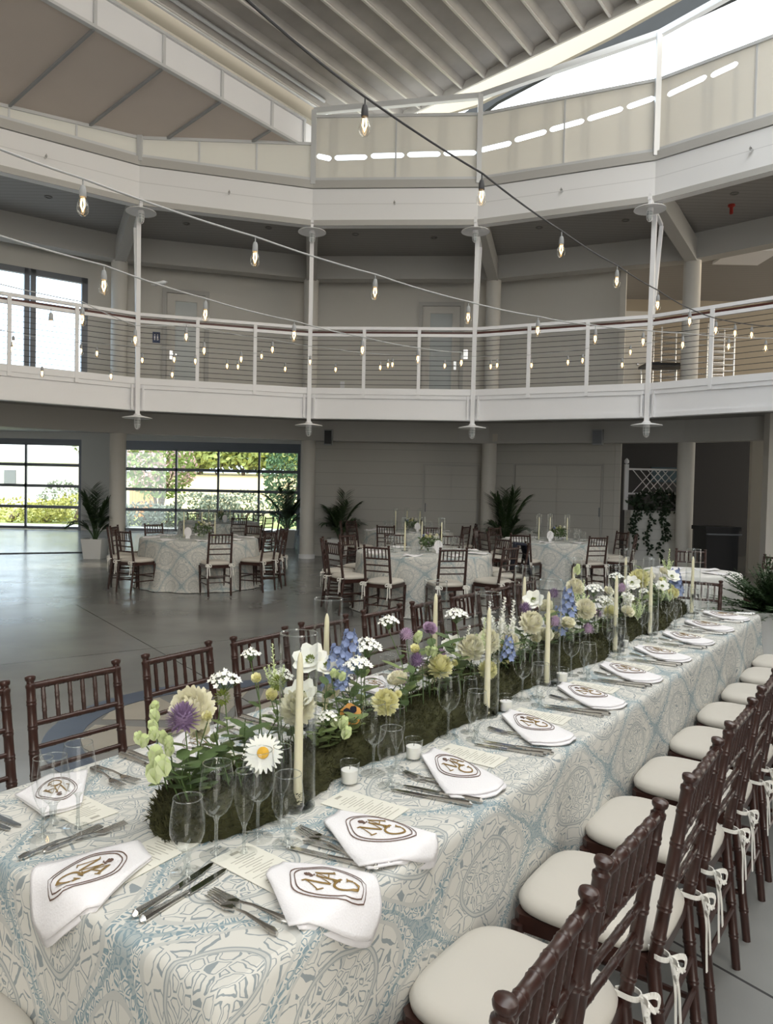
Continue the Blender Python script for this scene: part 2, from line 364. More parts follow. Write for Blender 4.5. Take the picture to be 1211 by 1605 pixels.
# fascia rings, one side of the polygon each
for i, (a0, a1) in enumerate(zip(ANG[:-1], ANG[1:])):
    g = struct(empty('fascia_panel', (0, 0, 0)))
    b = MB(); P = [ring(a0, R1), ring(a0, R1+.14), ring(a1, R1+.14), ring(a1, R1)]
    b.prism([(p.x, p.y) for p in P], 2.89, 3.40); b.build('board', 'white', g, smooth=False)
    b = MB(); P = [ring(a0, R1-.045), ring(a0, R1+.14), ring(a1, R1+.14), ring(a1, R1-.045)]
    b.prism([(p.x, p.y) for p in P], 3.345, 3.46); 
    q0 = ring(a0, R1-.012); q1 = ring(a1, R1-.012); dr = (q1-q0).normalized()
    for z in (2.93, 3.31): b.beam(q0+Vector((0, 0, z)), q1+Vector((0, 0, z)), .03, .075)
    for t in (q0+dr*.1, q1-dr*.1): b.beam(t+Vector((0, 0, 2.9)), t+Vector((0, 0, 3.33)), .09, .03, up=dr)
    b.build('trim_moulding', 'white', g, smooth=False)
    g = struct(empty('fascia_panel', (0, 0, 0)))
    b = MB(); P = [ring(a0, R1), ring(a0, R1+.16), ring(a1, R1+.16), ring(a1, R1)]
    b.prism([(p.x, p.y) for p in P], 6.45, 7.12); b.build('board', 'fascia', g, smooth=False)
    b = MB(); P = [ring(a0, R1-.03), ring(a0, R1+.16), ring(a1, R1+.16), ring(a1, R1-.03)]
    b.prism([(p.x, p.y) for p in P], 7.13, 7.27)
    b.prism([(p.x, p.y) for p in [ring(a0, R1-.015), ring(a0, R1), ring(a1, R1), ring(a1, R1-.015)]], 6.45, 6.55); b.build('trim_moulding', 'beam', g, smooth=False)
    if 16 <= a0 <= 136:
        mid = (q0+q1)/2 + (ring((a0+a1)/2, 1)-C0)*(-.04)
        e_ = MB(); mm = Vector((mid.x, mid.y, 6.83)); ou = (C0-mid).normalized()
        e_.tube([mm+ou*-.03, mm+ou*.06], .02, 8); e_.tube([mm+ou*.06+Vector((0, 0, .03)), mm+ou*.09, mm+ou*.06-Vector((0, 0, .03))], .008, 6)
        tag(e_.build('eye_bolt', 'steel'), 'small steel eye bolt in the upper fascia, %s fascia side from the left' % ORD[i], 'hook', 'eye bolts in the upper fascia')

# soffit slope and truss (left fixed roof) ; corrugated sliding roof
T0 = Vector((-1.694, 14.0, 7.93)); SL = .18
def soff_z(p): return 7.93 - SL*(-(Vector((p[0], p[1], 0))-Vector((T0.x, T0.y, 0))).dot(Nn))
s0 = T0 - U*15; lf = -Nn
rv = [ring(a, R1+.1) for a in (96, 116, 136, 156, 176)]
poly = [T0, rv[1], rv[2], rv[3], Vector((-16, 3, 0)), s0]
poly = [Vector((p.x, p.y, soff_z(p))) for p in poly]
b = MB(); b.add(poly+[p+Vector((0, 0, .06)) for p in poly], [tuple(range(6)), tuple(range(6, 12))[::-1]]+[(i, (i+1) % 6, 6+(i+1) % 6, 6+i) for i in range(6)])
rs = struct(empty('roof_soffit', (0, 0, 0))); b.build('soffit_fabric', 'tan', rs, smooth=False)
b = MB()
for k in range(0, 8):
    A = T0 - U*(.86+1.152*k); 
    L_ = (2.9, 3.6, 4.6, 6.0, 7.5, 9, 10, 11)[k]
    L_ = (0.75, 1.6, 2.15, 2.9, 4.0, 6, 8, 9)[k]
    B = A - Nn*L_; B.z = soff_z(B)
    b.beam(A-Vector((0, 0, .02)), B-Vector((0, 0, .02)), .035, .04)
b.build('soffit_batten', 'socket', rs, smooth=False)
tr = struct(empty('roof_truss', (0, 0, 0)))
b = MB(); A = T0+Vector((0, 0, .25))+U*.35; B = A-U*15; b.beam(A+Nn*.01, B+Nn*.01, .03, .44); b.build('truss_panel', 'white', tr, smooth=False)
b = MB()
for z in (.0, .49): b.beam(T0+Vector((0, 0, z))+Nn*.03, T0-U*15+Vector((0, 0, z))+Nn*.03, .08, .045)
for k in range(-1, 8):
    A = T0 - U*max(.02, .86+1.152*k)+Nn*.03; b.beam(A, A+Vector((0, 0, .49)), .05, .05, up=U)
b.build('truss_rail', 'metal', tr, smooth=False)
# gutter between truss and sliding roof
gt = struct(empty('roof_gutter', (0, 0, 0)))
b = MB(); G0 = T0+Vector((0, 0, .5)); b.beam(G0-Nn*.25+U*.6+Vector((0, 0, .35)), G0-Nn*.25-U*15+Vector((0, 0, .35)), .5, .5); b.build('gutter_board', 'verge', gt, smooth=False)
b = MB()
for o_, z_ in ((.10, .62), (.24, .72)): b.tube([G0+Nn*o_+Vector((0, 0, z_-.3))+U*.3, G0+Nn*o_+Vector((0, 0, z_-.3))-U*15], .035, 8)
b.build('track_rail', 'metal', gt)
def roof_z(p): return 9.03 + .118*(Vector((p[0], p[1], 0)).dot(Nn)+7.97)
def RP(s, t, dz=0): p = U*s + Nn*t; return Vector((p.x, p.y, roof_z(p)+dz))
cr = struct(empty('corrugated_roof', (0, 0, 0)))
b = MB(); per = .46; t = -9.45; prof = []
while t < -1.2:
    prof += [(t, -.09), (t+.04, -.09), (t+.10, .0), (t+.36, .02)]; t += per
vs = []; 
for s_ in (-7.0, 12.0):
    for (tt, dz) in prof: vs.append(RP(s_, tt, dz))
    for (tt, dz) in prof: vs.append(RP(s_, tt, dz+.04))
k = len(prof); fs = []
for i in range(k-1):
    fs += [(i, i+1, 2*k+i+1, 2*k+i), (k+i, 3*k+i, 3*k+i+1, k+i+1), (i, k+i, k+i+1, i+1), (2*k+i, 2*k+i+1, 3*k+i+1, 3*k+i)]
b.add(vs, fs); b.build('roof_deck', 'deck_metal', cr, smooth=False)
b = MB(); t = -9.43
while t < -1.2: b.beam(RP(-7.0, t, -.105), RP(12.0, t, -.105), .035, .03); t += per
b.build('roof_rib', 'rib_metal', cr, smooth=False)
b = MB(); b.beam(RP(12.0, -9.6, -.04), RP(12.0, -1.2, -.04), .04, .20)
b.build('edge_angle', 'rib_metal', cr, smooth=False)
b = MB(); b.beam(U*-8+Nn*5.8+Vector((0, 0, 10.4)), U*8.6+Nn*5.8+Vector((0, 0, 10.4)), 6.6, .12); struct(b.build('roof_light_blocker', 'cream', smooth=False))  # unseen slab, added to keep skylight off the right side
# gable edge beyond the sliding roof: cream verge board and the dark curved roof behind it
gv = struct(empty('roof_verge', (0, 0, 0)))
b = MB()
def on_s(x, y, s): r = ray(x, y); return EYE + r*((s-EYE.dot(U))/r.dot(U))
up_ = [(600, 205), (664, 172), (742, 135), (820, 96), (920, 48), (1035, -8), (1100, -40)]
dn_ = [(600, 222), (672, 186), (745, 165), (830, 122), (958, 57), (1065, -3), (1120, -36)]
for i in range(len(up_)-1):
    b.sheet([on_s(*dn_[i], 12.7), on_s(*dn_[i+1], 12.7), on_s(*up_[i+1], 12.7), on_s(*up_[i], 12.7)], -.08)
b.build('verge_board', 'verge', gv, smooth=False)
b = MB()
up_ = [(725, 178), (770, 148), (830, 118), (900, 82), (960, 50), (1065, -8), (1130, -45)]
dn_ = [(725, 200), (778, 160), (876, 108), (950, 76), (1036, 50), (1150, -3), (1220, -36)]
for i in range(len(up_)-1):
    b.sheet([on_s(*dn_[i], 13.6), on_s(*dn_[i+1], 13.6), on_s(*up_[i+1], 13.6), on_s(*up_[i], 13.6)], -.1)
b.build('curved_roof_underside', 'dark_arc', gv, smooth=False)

# clerestory: posts, rails, translucent panels; slots cut in to imitate dashes of sunlight
M['clere'] = D.materials.new('translucent_panel'); M['clere'].use_nodes = True
nt = M['clere'].node_tree; nt.nodes.clear(); o_ = nt.nodes.new('ShaderNodeOutputMaterial'); df = nt.nodes.new('ShaderNodeBsdfDiffuse'); tl = nt.nodes.new('ShaderNodeBsdfTranslucent'); mx = nt.nodes.new('ShaderNodeMixShader')
df.inputs[0].default_value = (.80, .79, .76, 1); tl.inputs[0].default_value = (.62, .58, .50, 1); mx.inputs[0].default_value = .32
nt.links.new(df.outputs[0], mx.inputs[1]); nt.links.new(tl.outputs[0], mx.inputs[2]); nt.links.new(mx.outputs[0], o_.inputs[0])
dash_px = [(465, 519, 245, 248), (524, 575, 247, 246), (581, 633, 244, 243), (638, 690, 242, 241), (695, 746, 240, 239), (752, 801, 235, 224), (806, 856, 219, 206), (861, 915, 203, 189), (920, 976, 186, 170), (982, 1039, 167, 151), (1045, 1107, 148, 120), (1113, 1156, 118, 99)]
rtopz = {136: 8.3, 116: 8.3, 96: 8.55, 76: 8.78, 56: 9.2, 36: 9.6, 16: 9.9, 156: 8, -4: 10, -24: 10, -44: 10, -64: 10}
for i, (a0, a1) in enumerate(zip(ANG[:-1], ANG[1:])):
    g = struct(empty('clerestory_panel', (0, 0, 0))); p0 = ring(a0, R1+.03); p1 = ring(a1, R1+.03); d = (p1-p0); Ls = d.length; dn = d.normalized(); outw = Vector((-dn.y, dn.x, 0))
    if outw.dot(C0-p0) > 0: outw = -outw
    if a0 > 96: z0t, z1t = soff_z(p0)-.02, soff_z(p1)-.02
    else: z0t = z1t = 8.45
    z0t = max(z0t, 7.3)
    # slots on this side, standing in for sun streaks
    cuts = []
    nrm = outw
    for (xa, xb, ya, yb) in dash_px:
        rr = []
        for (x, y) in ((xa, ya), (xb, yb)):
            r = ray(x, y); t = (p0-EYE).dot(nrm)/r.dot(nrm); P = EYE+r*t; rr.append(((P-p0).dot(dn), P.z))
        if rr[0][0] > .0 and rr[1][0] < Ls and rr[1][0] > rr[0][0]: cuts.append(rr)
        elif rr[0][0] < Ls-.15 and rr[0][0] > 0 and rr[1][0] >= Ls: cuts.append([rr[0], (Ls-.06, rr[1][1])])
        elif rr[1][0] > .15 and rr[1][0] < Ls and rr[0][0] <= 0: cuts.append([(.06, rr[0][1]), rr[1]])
    b = MB()
    def topz(s): return z0t+(z1t-z0t)*s/Ls
    def seg(sa, za0, zb0, sb, za1, zb1):
        A = p0+dn*sa; B = p0+dn*sb
        vs = []
        for o in (0, .02):
            for (q, z) in ((A, za0), (B, za1), (B, zb1), (A, zb0)): vs.append(Vector((q.x, q.y, z))+outw*o)
        b.add(vs, [(0, 1, 2, 3), (7, 6, 5, 4), (0, 4, 5, 1), (1, 5, 6, 2), (2, 6, 7, 3), (3, 7, 4, 0)])
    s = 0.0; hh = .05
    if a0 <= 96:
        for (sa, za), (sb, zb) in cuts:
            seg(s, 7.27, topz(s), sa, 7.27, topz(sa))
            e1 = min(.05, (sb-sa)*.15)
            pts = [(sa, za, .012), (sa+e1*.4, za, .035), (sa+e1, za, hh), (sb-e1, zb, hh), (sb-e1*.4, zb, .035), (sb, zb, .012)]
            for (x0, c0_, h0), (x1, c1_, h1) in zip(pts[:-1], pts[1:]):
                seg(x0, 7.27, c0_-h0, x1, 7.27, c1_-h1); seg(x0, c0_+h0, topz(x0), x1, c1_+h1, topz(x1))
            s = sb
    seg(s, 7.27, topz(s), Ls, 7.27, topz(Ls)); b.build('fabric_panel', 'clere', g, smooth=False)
    b = MB(); zt = 8.45
    b.beam(p0+Vector((0, 0, z0t)), p1+Vector((0, 0, z1t)), .06, .05); b.beam(p0+Vector((0, 0, 7.30)), p1+Vector((0, 0, 7.30)), .07, .05)
    for q in ((.5,) if a0 <= 96 else (.33, .66)): b.beam(p0+d*q+Vector((0, 0, 7.27)), p0+d*q+Vector((0, 0, topz(Ls*q))), .03, .03, up=dn)
    b.build('panel_rail', 'metal', g, smooth=False)
    if a0 <= 96:
        b = MB(); b.beam(p0+Vector((0, 0, rtopz[a0])), p1+Vector((0, 0, rtopz[a1])), .10, .10); struct(b.build('roof_beam', 'metal', smooth=False))
for a in ANG[1:-1]:
    b = MB(); p = ring(a, R1-.01); zt = rtopz[a] if a <= 96 else soff_z(p)
    b.beam(p+Vector((0, 0, 7.2)), p+Vector((0, 0, zt)), .07, .09); struct(b.build('clerestory_post', 'metal', smooth=False))

# radial brackets, ring beams, columns
for a in ANG[:-1]:
    b = MB(); b.beam(ring(a, R1+.1, 6.62), ring(a, R2, 6.42), .22, .42); struct(b.build('ceiling_bracket', 'beam', smooth=False))
    if a in (136, 116, 96, 76, 56, 36):
        g = struct(empty('column', ring(a, R2)))
        b = MB(); r = .165; b.lathe([(r, .0), (r, 2.66)], 28, closed=True); b.lathe([(r, 3.43), (r, 6.3)], 28, closed=True); b.build('shaft', 'wall_up', g)
        b = MB(); b.lathe([(r+.02, 0), (r+.02, .09), (r+.005, .10)], 28, closed=True); b.build('column_base', 'white', g)
for a0, a1 in zip(ANG[:-1], ANG[1:]):
    b = MB()
    for (z0, z1) in ((2.66, 3.1), (6.25, 6.75)):
        b.prism([(p.x, p.y) for p in (ring(a0, R2-.16), ring(a0, R2+.16), ring(a1, R2+.16), ring(a1, R2-.16))], z0, z1)
    struct(b.build('ring_beam', 'beam', smooth=False))

# walls: straight sides behind the columns
def wall_seg(name, a, bb, z0, z1, m, th=.12):
    b = MB(); d = (bb-a).normalized(); o = Vector((-d.y, d.x, 0))*th
    if o.dot(C0-a) > 0: o = -o
    b.prism([(q.x, q.y) for q in (a, a+o, bb+o, bb)], z0, z1); return struct(b.build(name, m, smooth=False))
W96, W76, W56 = ring(96.5, R3), ring(76, R3), ring(56, R3)
pe = at_y(971, 780, 1); tt = 0.0
# end of the white wall at pixel column 971
best = min(range(1000), key=lambda k_: abs((lambda P: CX+F*((P-EYE).dot(RT))/((P-EYE).dot(fw)))(W76.lerp(W56, k_/1000)+Vector((0, 0, 1.6)))-971)); WE = W76.lerp(W56, best/1000)
wall_seg('wall_back', W96, W76, 0, 3.1, 'wall'); wall_seg('wall_back_right', W76, WE, 0, 3.1, 'wall')
wall_seg('wall_upper_left', ring(156, R3), ring(136, R3), 3.43, 6.75, 'wall_up')
wall_seg('wall_upper_centre_left', ring(116, R3), ring(96, R3), 3.43, 6.75, 'wall_up')
wall_seg('wall_upper_centre', ring(96, R3), ring(76, R3), 3.43, 6.75, 'wall_up')
wall_seg('wall_upper_right', ring(76, R3), WE, 3.43, 6.75, 'wall_up')
# side wall of the garage bay
b = MB(); b.box((GX1, ring(96, R3).y, 0), (GX1+.15, GY+.2, 3.3)); struct(b.build('wall_bay_side', 'wall', smooth=False))

for k_, (aa, ab_) in enumerate(((16, -4), (-4, -24), (-24, -44), (-44, -64))):
    wall_seg('wall_side', ring(aa, R3), ring(ab_, R3), 0, 3.1, 'wall'); wall_seg('wall_side', ring(aa, R3), ring(ab_, R3), 3.43, 6.75, 'wall_up')
for aa in range(156, 276, 20): wall_seg('wall_sun_blocker', ring(aa+20, R3), ring(aa, R3), 0, 11.5, 'wall_up')  # unseen walls behind the camera, added and raised to stop sun leaks
# upper left side with the large window
A = ring(136, R3); B = ring(116, R3); dn = (B-A).normalized(); Lw = (B-A).length; ow = Vector((-dn.y, dn.x, 0))
if ow.dot(C0-A) > 0: ow = -ow
def on_wall(x, y, A=A, ow=ow, off=0):
    r = ray(x, y); t = ((A-EYE).dot(ow)+off)/r.dot(ow); return EYE+r*t
ws1 = (on_wall(137, 500)-A).dot(dn); wz1 = on_wall(70, 425).z; wz0 = on_wall(70, 585).z
def wquad(s0, s1, z0, z1, th=.12, m='wall_up', name='wall_upper_window'):
    b = MB(); q0 = A+dn*s0; q1 = A+dn*s1; b.prism([(q.x, q.y) for q in (q0, q0+ow*th, q1+ow*th, q1)], z0, z1); return b
wb_ = wquad(ws1, Lw, 3.43, 6.75); wb2 = wquad(-1, ws1, 3.43, wz0); wb_.add(wb2.v, wb2.f); wb2 = wquad(-1, ws1, wz1, 6.75); wb_.add(wb2.v, wb2.f)
struct(wb_.build('wall_upper_window', 'wall_up', smooth=False))
win = struct(empty('window_1', (0, 0, 0)))
b = MB()
def wbar(s0, s1, z0, z1): q = wquad(s0, s1, z0, z1, .10); b.add([v-ow*.02 for v in map(Vector, q.v)], q.f)
wbar(-1, ws1, wz1-.12, wz1); wbar(-1, ws1, wz0, wz0+.1); wbar(ws1-.12, ws1, wz0, wz1)
for px_ in (42, 52, -70): s_ = (on_wall(px_, 500)-A).dot(dn); wbar(s_-.05, s_+.05, wz0, wz1)
b.build('window_frame', 'alu', win, smooth=False)
q = wquad(-1, ws1, wz0, wz1, .01); q.v = [tuple(Vector(v)+ow*.05) for v in q.v]; q.build('pane', 'pane', win, smooth=False)

# upstairs doors
def make_door(xa, xb, ytop, seg_a, seg_b, zb, lab):
    A = ring(seg_a, R3); B = ring(seg_b, R3); dn = (B-A).normalized(); ow = Vector((-dn.y, dn.x, 0))
    if ow.dot(C0-A) > 0: ow = -ow
    sa = (on_wall(xa, 550, A, ow)-A).dot(dn); sb = (on_wall(xb, 550, A, ow)-A).dot(dn)
    zt = on_wall((xa+xb)/2, ytop, A, ow).z
    g = struct(empty(lab, A+dn*sa+Vector((0, 0, zb)))); w = sb-sa; h = zt-zb
    g.rotation_euler = (0, 0, math.atan2(dn.y, dn.x)); sgn = 1 if Vector((-dn.y, dn.x, 0)).dot(ow) > 0 else -1
    def bx(mb, x0, x1, z0, z1, y0, y1): mb.box((x0, min(-y0*sgn, -y1*sgn), z0), (x1, max(-y0*sgn, -y1*sgn), z1))
    return g, w, h, bx
for k, (xa, xb, yt, s0_, s1_) in enumerate(((254, 327, 455, 116, 96), (655, 726, 474, 96, 76))):
    g, w, h, bx = make_door(xa, xb, yt, s0_, s1_, 3.43, 'door_%d' % (k+1))
    b = MB(); bx(b, 0, .09, 0, h, 0, .05); bx(b, w-.09, w, 0, h, 0, .05); bx(b, .09, w-.09, h-.09, h, 0, .05); b.build('door_frame', 'beam', g, smooth=False)
    b = MB(); bx(b, .10, .27, .02, h-.1, 0, .03); bx(b, w-.27, w-.10, .02, h-.1, 0, .03); bx(b, .27, w-.27, h-.26, h-.1, 0, .03); bx(b, .27, w-.27, .02, .3, 0, .03); b.build('door_leaf', 'wall_up', g, smooth=False)
    b = MB(); bx(b, .27, w-.27, .3, h-.26, 0, .012); b.build('frosted_pane', 'frost', g, smooth=False)
    b = MB(); hx = .19 if k == 0 else w-.19
    bx(b, hx-.03, hx+.03, .95, 1.15, .03, .045); bx(b, hx-.02, hx+.12 if k == 0 else hx+.02, 1.04, 1.07, .08, .10); bx(b, hx-.01, hx+.01, 1.04, 1.07, .03, .09)
    b.build('door_handle', 'steel', g, smooth=False)
# restroom sign beside door 1
def wall_box(name, x0, x1, y0, y1, sa, sb, R, th, m, off=.0, z=None):
    A = ring(sa, R); B = ring(sb, R); dn = (B-A).normalized(); ow = Vector((-dn.y, dn.x, 0))
    if ow.dot(C0-A) > 0: ow = -ow
    P = on_wall(x0, y1, A, ow); Q = on_wall(x1, y0, A, ow); b = MB(); a_ = P-ow*(th+off); c = Q-ow*(th+off)
    vs = [a_, Vector((c.x, c.y, a_.z)), c, Vector((a_.x, a_.y, c.z))]; vs = vs+[v+ow*th for v in vs]
    b.add(vs, [(0, 1, 2, 3), (7, 6, 5, 4), (0, 4, 5, 1), (1, 5, 6, 2), (2, 6, 7, 3), (3, 7, 4, 0)]); return b, dn, ow, vs
b, dn, ow, vs = wall_box('restroom_sign', 239, 251, 521, 537, 116, 96, R3, .01, 'sign_blue')
sg = b.build('restroom_sign', 'sign_blue', smooth=False); tag(sg, 'small dark blue restroom sign with white figures beside the left upstairs door', 'sign')
b = MB(); c = (vs[0]+vs[2])/2; wv_ = (vs[1]-vs[0]).length
for dx in (-.22, .16):
    o = c+dn*wv_*dx-ow*.004
    b.beam(o+Vector((0, 0, -.06)), o+Vector((0, 0, .03)), .03, .004, up=ow); b.tube([o+Vector((0, 0, .045)), o+Vector((0, 0, .065))], .012, 8)
b.beam(c+dn*wv_*.3+Vector((0, 0, -.05))-ow*.004, c+dn*wv_*.16+Vector((0, 0, -.02))-ow*.004, .015, .004, up=ow)
b.build('pictogram', 'white', sg, smooth=False)
b, dn, ow, vs = wall_box('restroom_sign', 722, 733, 548, 563, 96, 76, R3, .01, 'sign_blue')
tag(b.build('restroom_sign', 'steel', smooth=False), 'small grey sign plate beside the right upstairs door', 'sign')
b, dn, ow, vs = wall_box('power_outlet', 533, 540, 598, 608, 96, 76, R3, .01, 'white')
tag(b.build('power_outlet', 'white', smooth=False), 'small white power outlet low on the upper wall behind the cables', 'outlet')

# lower double doors in the back wall
for k, (xa, xb, yt, sa, sb) in enumerate(((664, 747, 730, 96, 76), (806, 941, 729, 76, 56))):
    A_ = ring(sa if sa != 96 else 96.5, R3); B_ = ring(sb, R3); dn_ = (B_-A_).normalized(); ow_ = Vector((-dn_.y, dn_.x, 0))
    if ow_.dot(C0-A_) > 0: ow_ = -ow_
    P = on_wall(xa, 800, A_, ow_); Q = on_wall(xb, 800, A_, ow_); zt = on_wall((xa+xb)/2, yt, A_, ow_).z
    g = struct(empty('door_%d' % (k+3), (P.x, P.y, 0))); b = MB(); w = (Q-P).length
    P0 = Vector((P.x, P.y, 0)); mid = P0+dn_*w/2
    for (s0_, s1_) in ((.0, w/2-.006), (w/2+.006, w)):
        l = MB(); l.prism([((P0+dn_*s-ow_*o-P0).x, (P0+dn_*s-ow_*o-P0).y) for s, o in ((s0_+.01, .0), (s0_+.01, .025), (s1_-.01, .025), (s1_-.01, .0))], .01, zt-.01); l.build('door_leaf', 'wall', g, smooth=False)
    fr = MB()
    for s in (-.02, w+.02): fr.beam(dn_*s+Vector((0, 0, 0))-ow_*.02, dn_*s+Vector((0, 0, zt+.03))-ow_*.02, .05, .04, up=dn_)
    fr.beam(dn_*-.02-ow_*.02+Vector((0, 0, zt+.015)), dn_*(w+.02)-ow_*.02+Vector((0, 0, zt+.015)), .05, .035); fr.build('door_frame', 'beam', g, smooth=False)
    h = MB(); h.beam(dn_*(.03 if k == 0 else w*.985)+Vector((0, 0, 1.1))-ow_*.035, dn_*(.03 if k == 0 else w*.985)+Vector((0, 0, 1.3))-ow_*.035, .03, .02, up=dn_); h.build('door_hinge', 'alu', g, smooth=False)

# speakers, thermostat on the ring beam
for (x0, x1, sa, sb, lb) in ((509, 522, 96, 76, 'grey wall speaker on the beam right of the white column by the glass doors'), (929, 946, 76, 56, 'grey wall speaker on the beam above the double doors')):
    b, dn, ow, vs = wall_box('wall_speaker', x0, x1, 674, 698, sa, sb, R2-.16, .16, 'beam')
    s = b.build('wall_speaker', 'socket', smooth=False); tag(s, lb, 'speaker', 'speakers on the lower beam')
    g_ = MB(); o = [v-ow*.006 for v in vs[:4]]; c = sum(o, Vector())/4; o = [c+(v-c)*.85 for v in o]; g_.sheet(o, .004); g_.build('speaker_grille', 'black' if x0 < 600 else 'alu', s, smooth=False)
b, dn, ow, vs = wall_box('wall_sensor', 772, 780, 680, 692, 76, 56, R2-.16, .03, 'white')
tag(b.build('wall_sensor', 'cushion', smooth=False), 'small white control box on the beam above the third column', 'control box')

# right opening: dark service room
b = MB(); far = 19.5
q = [WE, WE+Vector((.6, 3.4, 0))]
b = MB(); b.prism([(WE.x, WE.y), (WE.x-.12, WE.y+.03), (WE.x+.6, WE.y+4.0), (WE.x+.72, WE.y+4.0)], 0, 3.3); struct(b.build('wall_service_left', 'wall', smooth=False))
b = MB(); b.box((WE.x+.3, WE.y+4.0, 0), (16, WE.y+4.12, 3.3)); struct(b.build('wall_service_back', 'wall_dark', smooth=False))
pr = at_z(1188, 800, 1.5); 
PR = ring(36, R2-.2)
edge_pt = at_y(1203, 800, 13.2)
b = MB(); b.box((edge_pt.x-.02, 13.2, 0), (16, 13.4, 3.1)); struct(b.build('wall_right', 'wall_up', smooth=False))
o_ = at_y(1175, 760, 15.5); b = MB(); b.box((o_.x+.02, 15.5, 0), (o_.x+1.2, 15.6, 2.9)); struct(b.build('wall_service_partition', 'wall_up', smooth=False))
# upstairs right: kitchen behind the opening
b = MB(); b.prism([(WE.x, WE.y), (WE.x-.12, WE.y+.03), (WE.x+.7, WE.y+3.2), (WE.x+.8, WE.y+3.2)], 3.43, 7.4); struct(b.build('wall_kitchen_left', 'wall_up', smooth=False))
b = MB(); b.box((WE.x-.2, WE.y+3.2, 3.43), (16, WE.y+3.3, 7.4)); struct(b.build('wall_kitchen_back', mat('kitchen_wall', (.34, .29, .22), .6), smooth=False))

# balcony railing: posts, rails, wooden handrail, steel cables (one section per polygon side)
for i, (a0, a1) in enumerate(zip(ANG[:-1], ANG[1:])):
    rl = struct(empty('balcony_railing', (0, 0, 0)))
    p0 = ring(a0, R1+.0); p1 = ring(a1, R1+.0); d = p1-p0; dn = d.normalized(); inn = (C0-p0-d/2).normalized()
    b = MB()
    for z in (4.565, 4.44): b.beam(p0+Vector((0, 0, z)), p1+Vector((0, 0, z)), .05, .055)
    b.build('top_rail', 'white', rl, smooth=False)
    b = MB(); b.beam(p0-inn*.09+Vector((0, 0, 4.50)), p1-inn*.09+Vector((0, 0, 4.50)), .07, .045); b.build('handrail', 'rail_wood', rl, smooth=False)
    for t in (1/3, 2/3):
        b = MB(); p = p0+d*t+inn*.03; b.beam(p+Vector((0, 0, 3.28)), p+Vector((0, 0, 4.54)), .04, .06, up=dn); b.build('rail_post', 'white', rl, smooth=False)
    b = MB()
    for k in range(10): b.tube([p0+Vector((0, 0, 3.53+k*.09)), p1+Vector((0, 0, 3.53+k*.09))], .005, 5)
    cb = b.build('rail_cable', 'cable', rl); cb['kind'] = 'stuff'
def cage_lamp(loc, lab, hung):
    g = empty('cage_lamp', loc, 0, lab, 'lamp', 'caged lamps with disc shades on the balcony posts')
    b = MB(); b.lathe([(.0, .05), (.05, .05), (.07, .02), (.25, -.02), (.255, -.03), (.07, -.005), (.0, -.0)], 28); b.build('lamp_shade', 'white', g)
    b = MB(); b.lathe([(.05, 0), (.055, -.05), (.05, -.06)], 16, closed=True); b.build('lamp_holder', 'white', g)
    b = MB(); b.lathe([(.042, -.06), (.045, -.12), (.04, -.17), (.02, -.195), (.001, -.2)], 14); b.build('lamp_glass', 'frost', g)
    b = MB()
    for j in range(6):
        a = 2*PI*j/6; b.tube([(.052*math.cos(a)*k_, .052*math.sin(a)*k_, z) for k_, z in ((1, -.05), (1.02, -.13), (.85, -.19), (.3, -.22), (0, -.222))], .004, 4)
    for z in (-.09, -.14): b.tube([(.053*math.cos(2*PI*j/16), .053*math.sin(2*PI*j/16), z) for j in range(17)], .004, 4)
    b.build('lamp_cage', 'cage', g); return g
side = {136: 'far left', 116: 'left', 96: 'centre left', 76: 'centre right', 56: 'right', 36: 'far right'}
for a in (136, 116, 96, 76, 56, 36):
    p = ring(a, R1-.06); inn = (C0-p).normalized()
    po = struct(empty('balcony_post', (0, 0, 0)))
    b = MB(); b.beam(p+Vector((0, 0, 2.82)), p+Vector((0, 0, 6.28))-inn*.10, .075, .06, up=inn); b.build('post_shaft', 'white', po, smooth=False)
    b = MB(); b.beam(p+Vector((0, 0, 4.4))-inn*.12, p+Vector((0, 0, 6.2))-inn*.55, .06, .05, up=inn); b.beam(p+inn*.25+Vector((0, 0, 6.42)), p-inn*.55+Vector((0, 0, 6.22)), .05, .05); b.build('strut', 'white', po, smooth=False)
    b = MB(); b.beam(p+inn*.2+Vector((0, 0, 6.30)), p+inn*.2+Vector((0, 0, 6.50)), .05, .05, up=inn); b.build('lamp_bracket', 'white', po, smooth=False)
    cage_lamp(p+inn*.2+Vector((0, 0, 6.27)), 'white disc-shaded cage lamp under the upper fascia on the %s post' % side[a], True)
    cage_lamp(p+Vector((0, 0, 2.78)), 'white disc-shaded cage lamp below the balcony on the %s post' % side[a], False)

# small recessed downlights in both soffits
dl = MB(); dl.lathe([(.07, 0), (.07, -.012), (.045, -.012), (.045, 0)], 16); dlp = dl.build('downlight', 'vent'); tag(dlp, cat='ceiling light')
for lev, z in (('upper', 6.75), ('lower', 3.10)):
    for qi, (a, r) in enumerate(((124, 10.1), (110, 10.2), (101, 9.9), (91, 10.0), (82, 10.2), (70, 10.0), (61, 10.2), (50, 9.9), (43, 10.2))):
        o = place(dlp, ring(a, r, z), 0, 'dark recessed downlight in the %s balcony soffit, %s from the left' % (lev, ORD[qi]), 'recessed downlights in the %s soffit' % lev)
b = MB(); p = at_y(1151, 356, 1); p = ring(51, 10.4, 6.75); b.lathe([(.06, 0), (.06, -.03), (.03, -.05), (.03, -.16), (.0, -.17)], 12, c=p)
tag(b.build('fire_sprinkler', mat('red_enamel', (.35, .03, .02), .4)), 'small red device hanging from the right upper soffit', 'alarm')
cz = at_z(20, 668, 3.3)

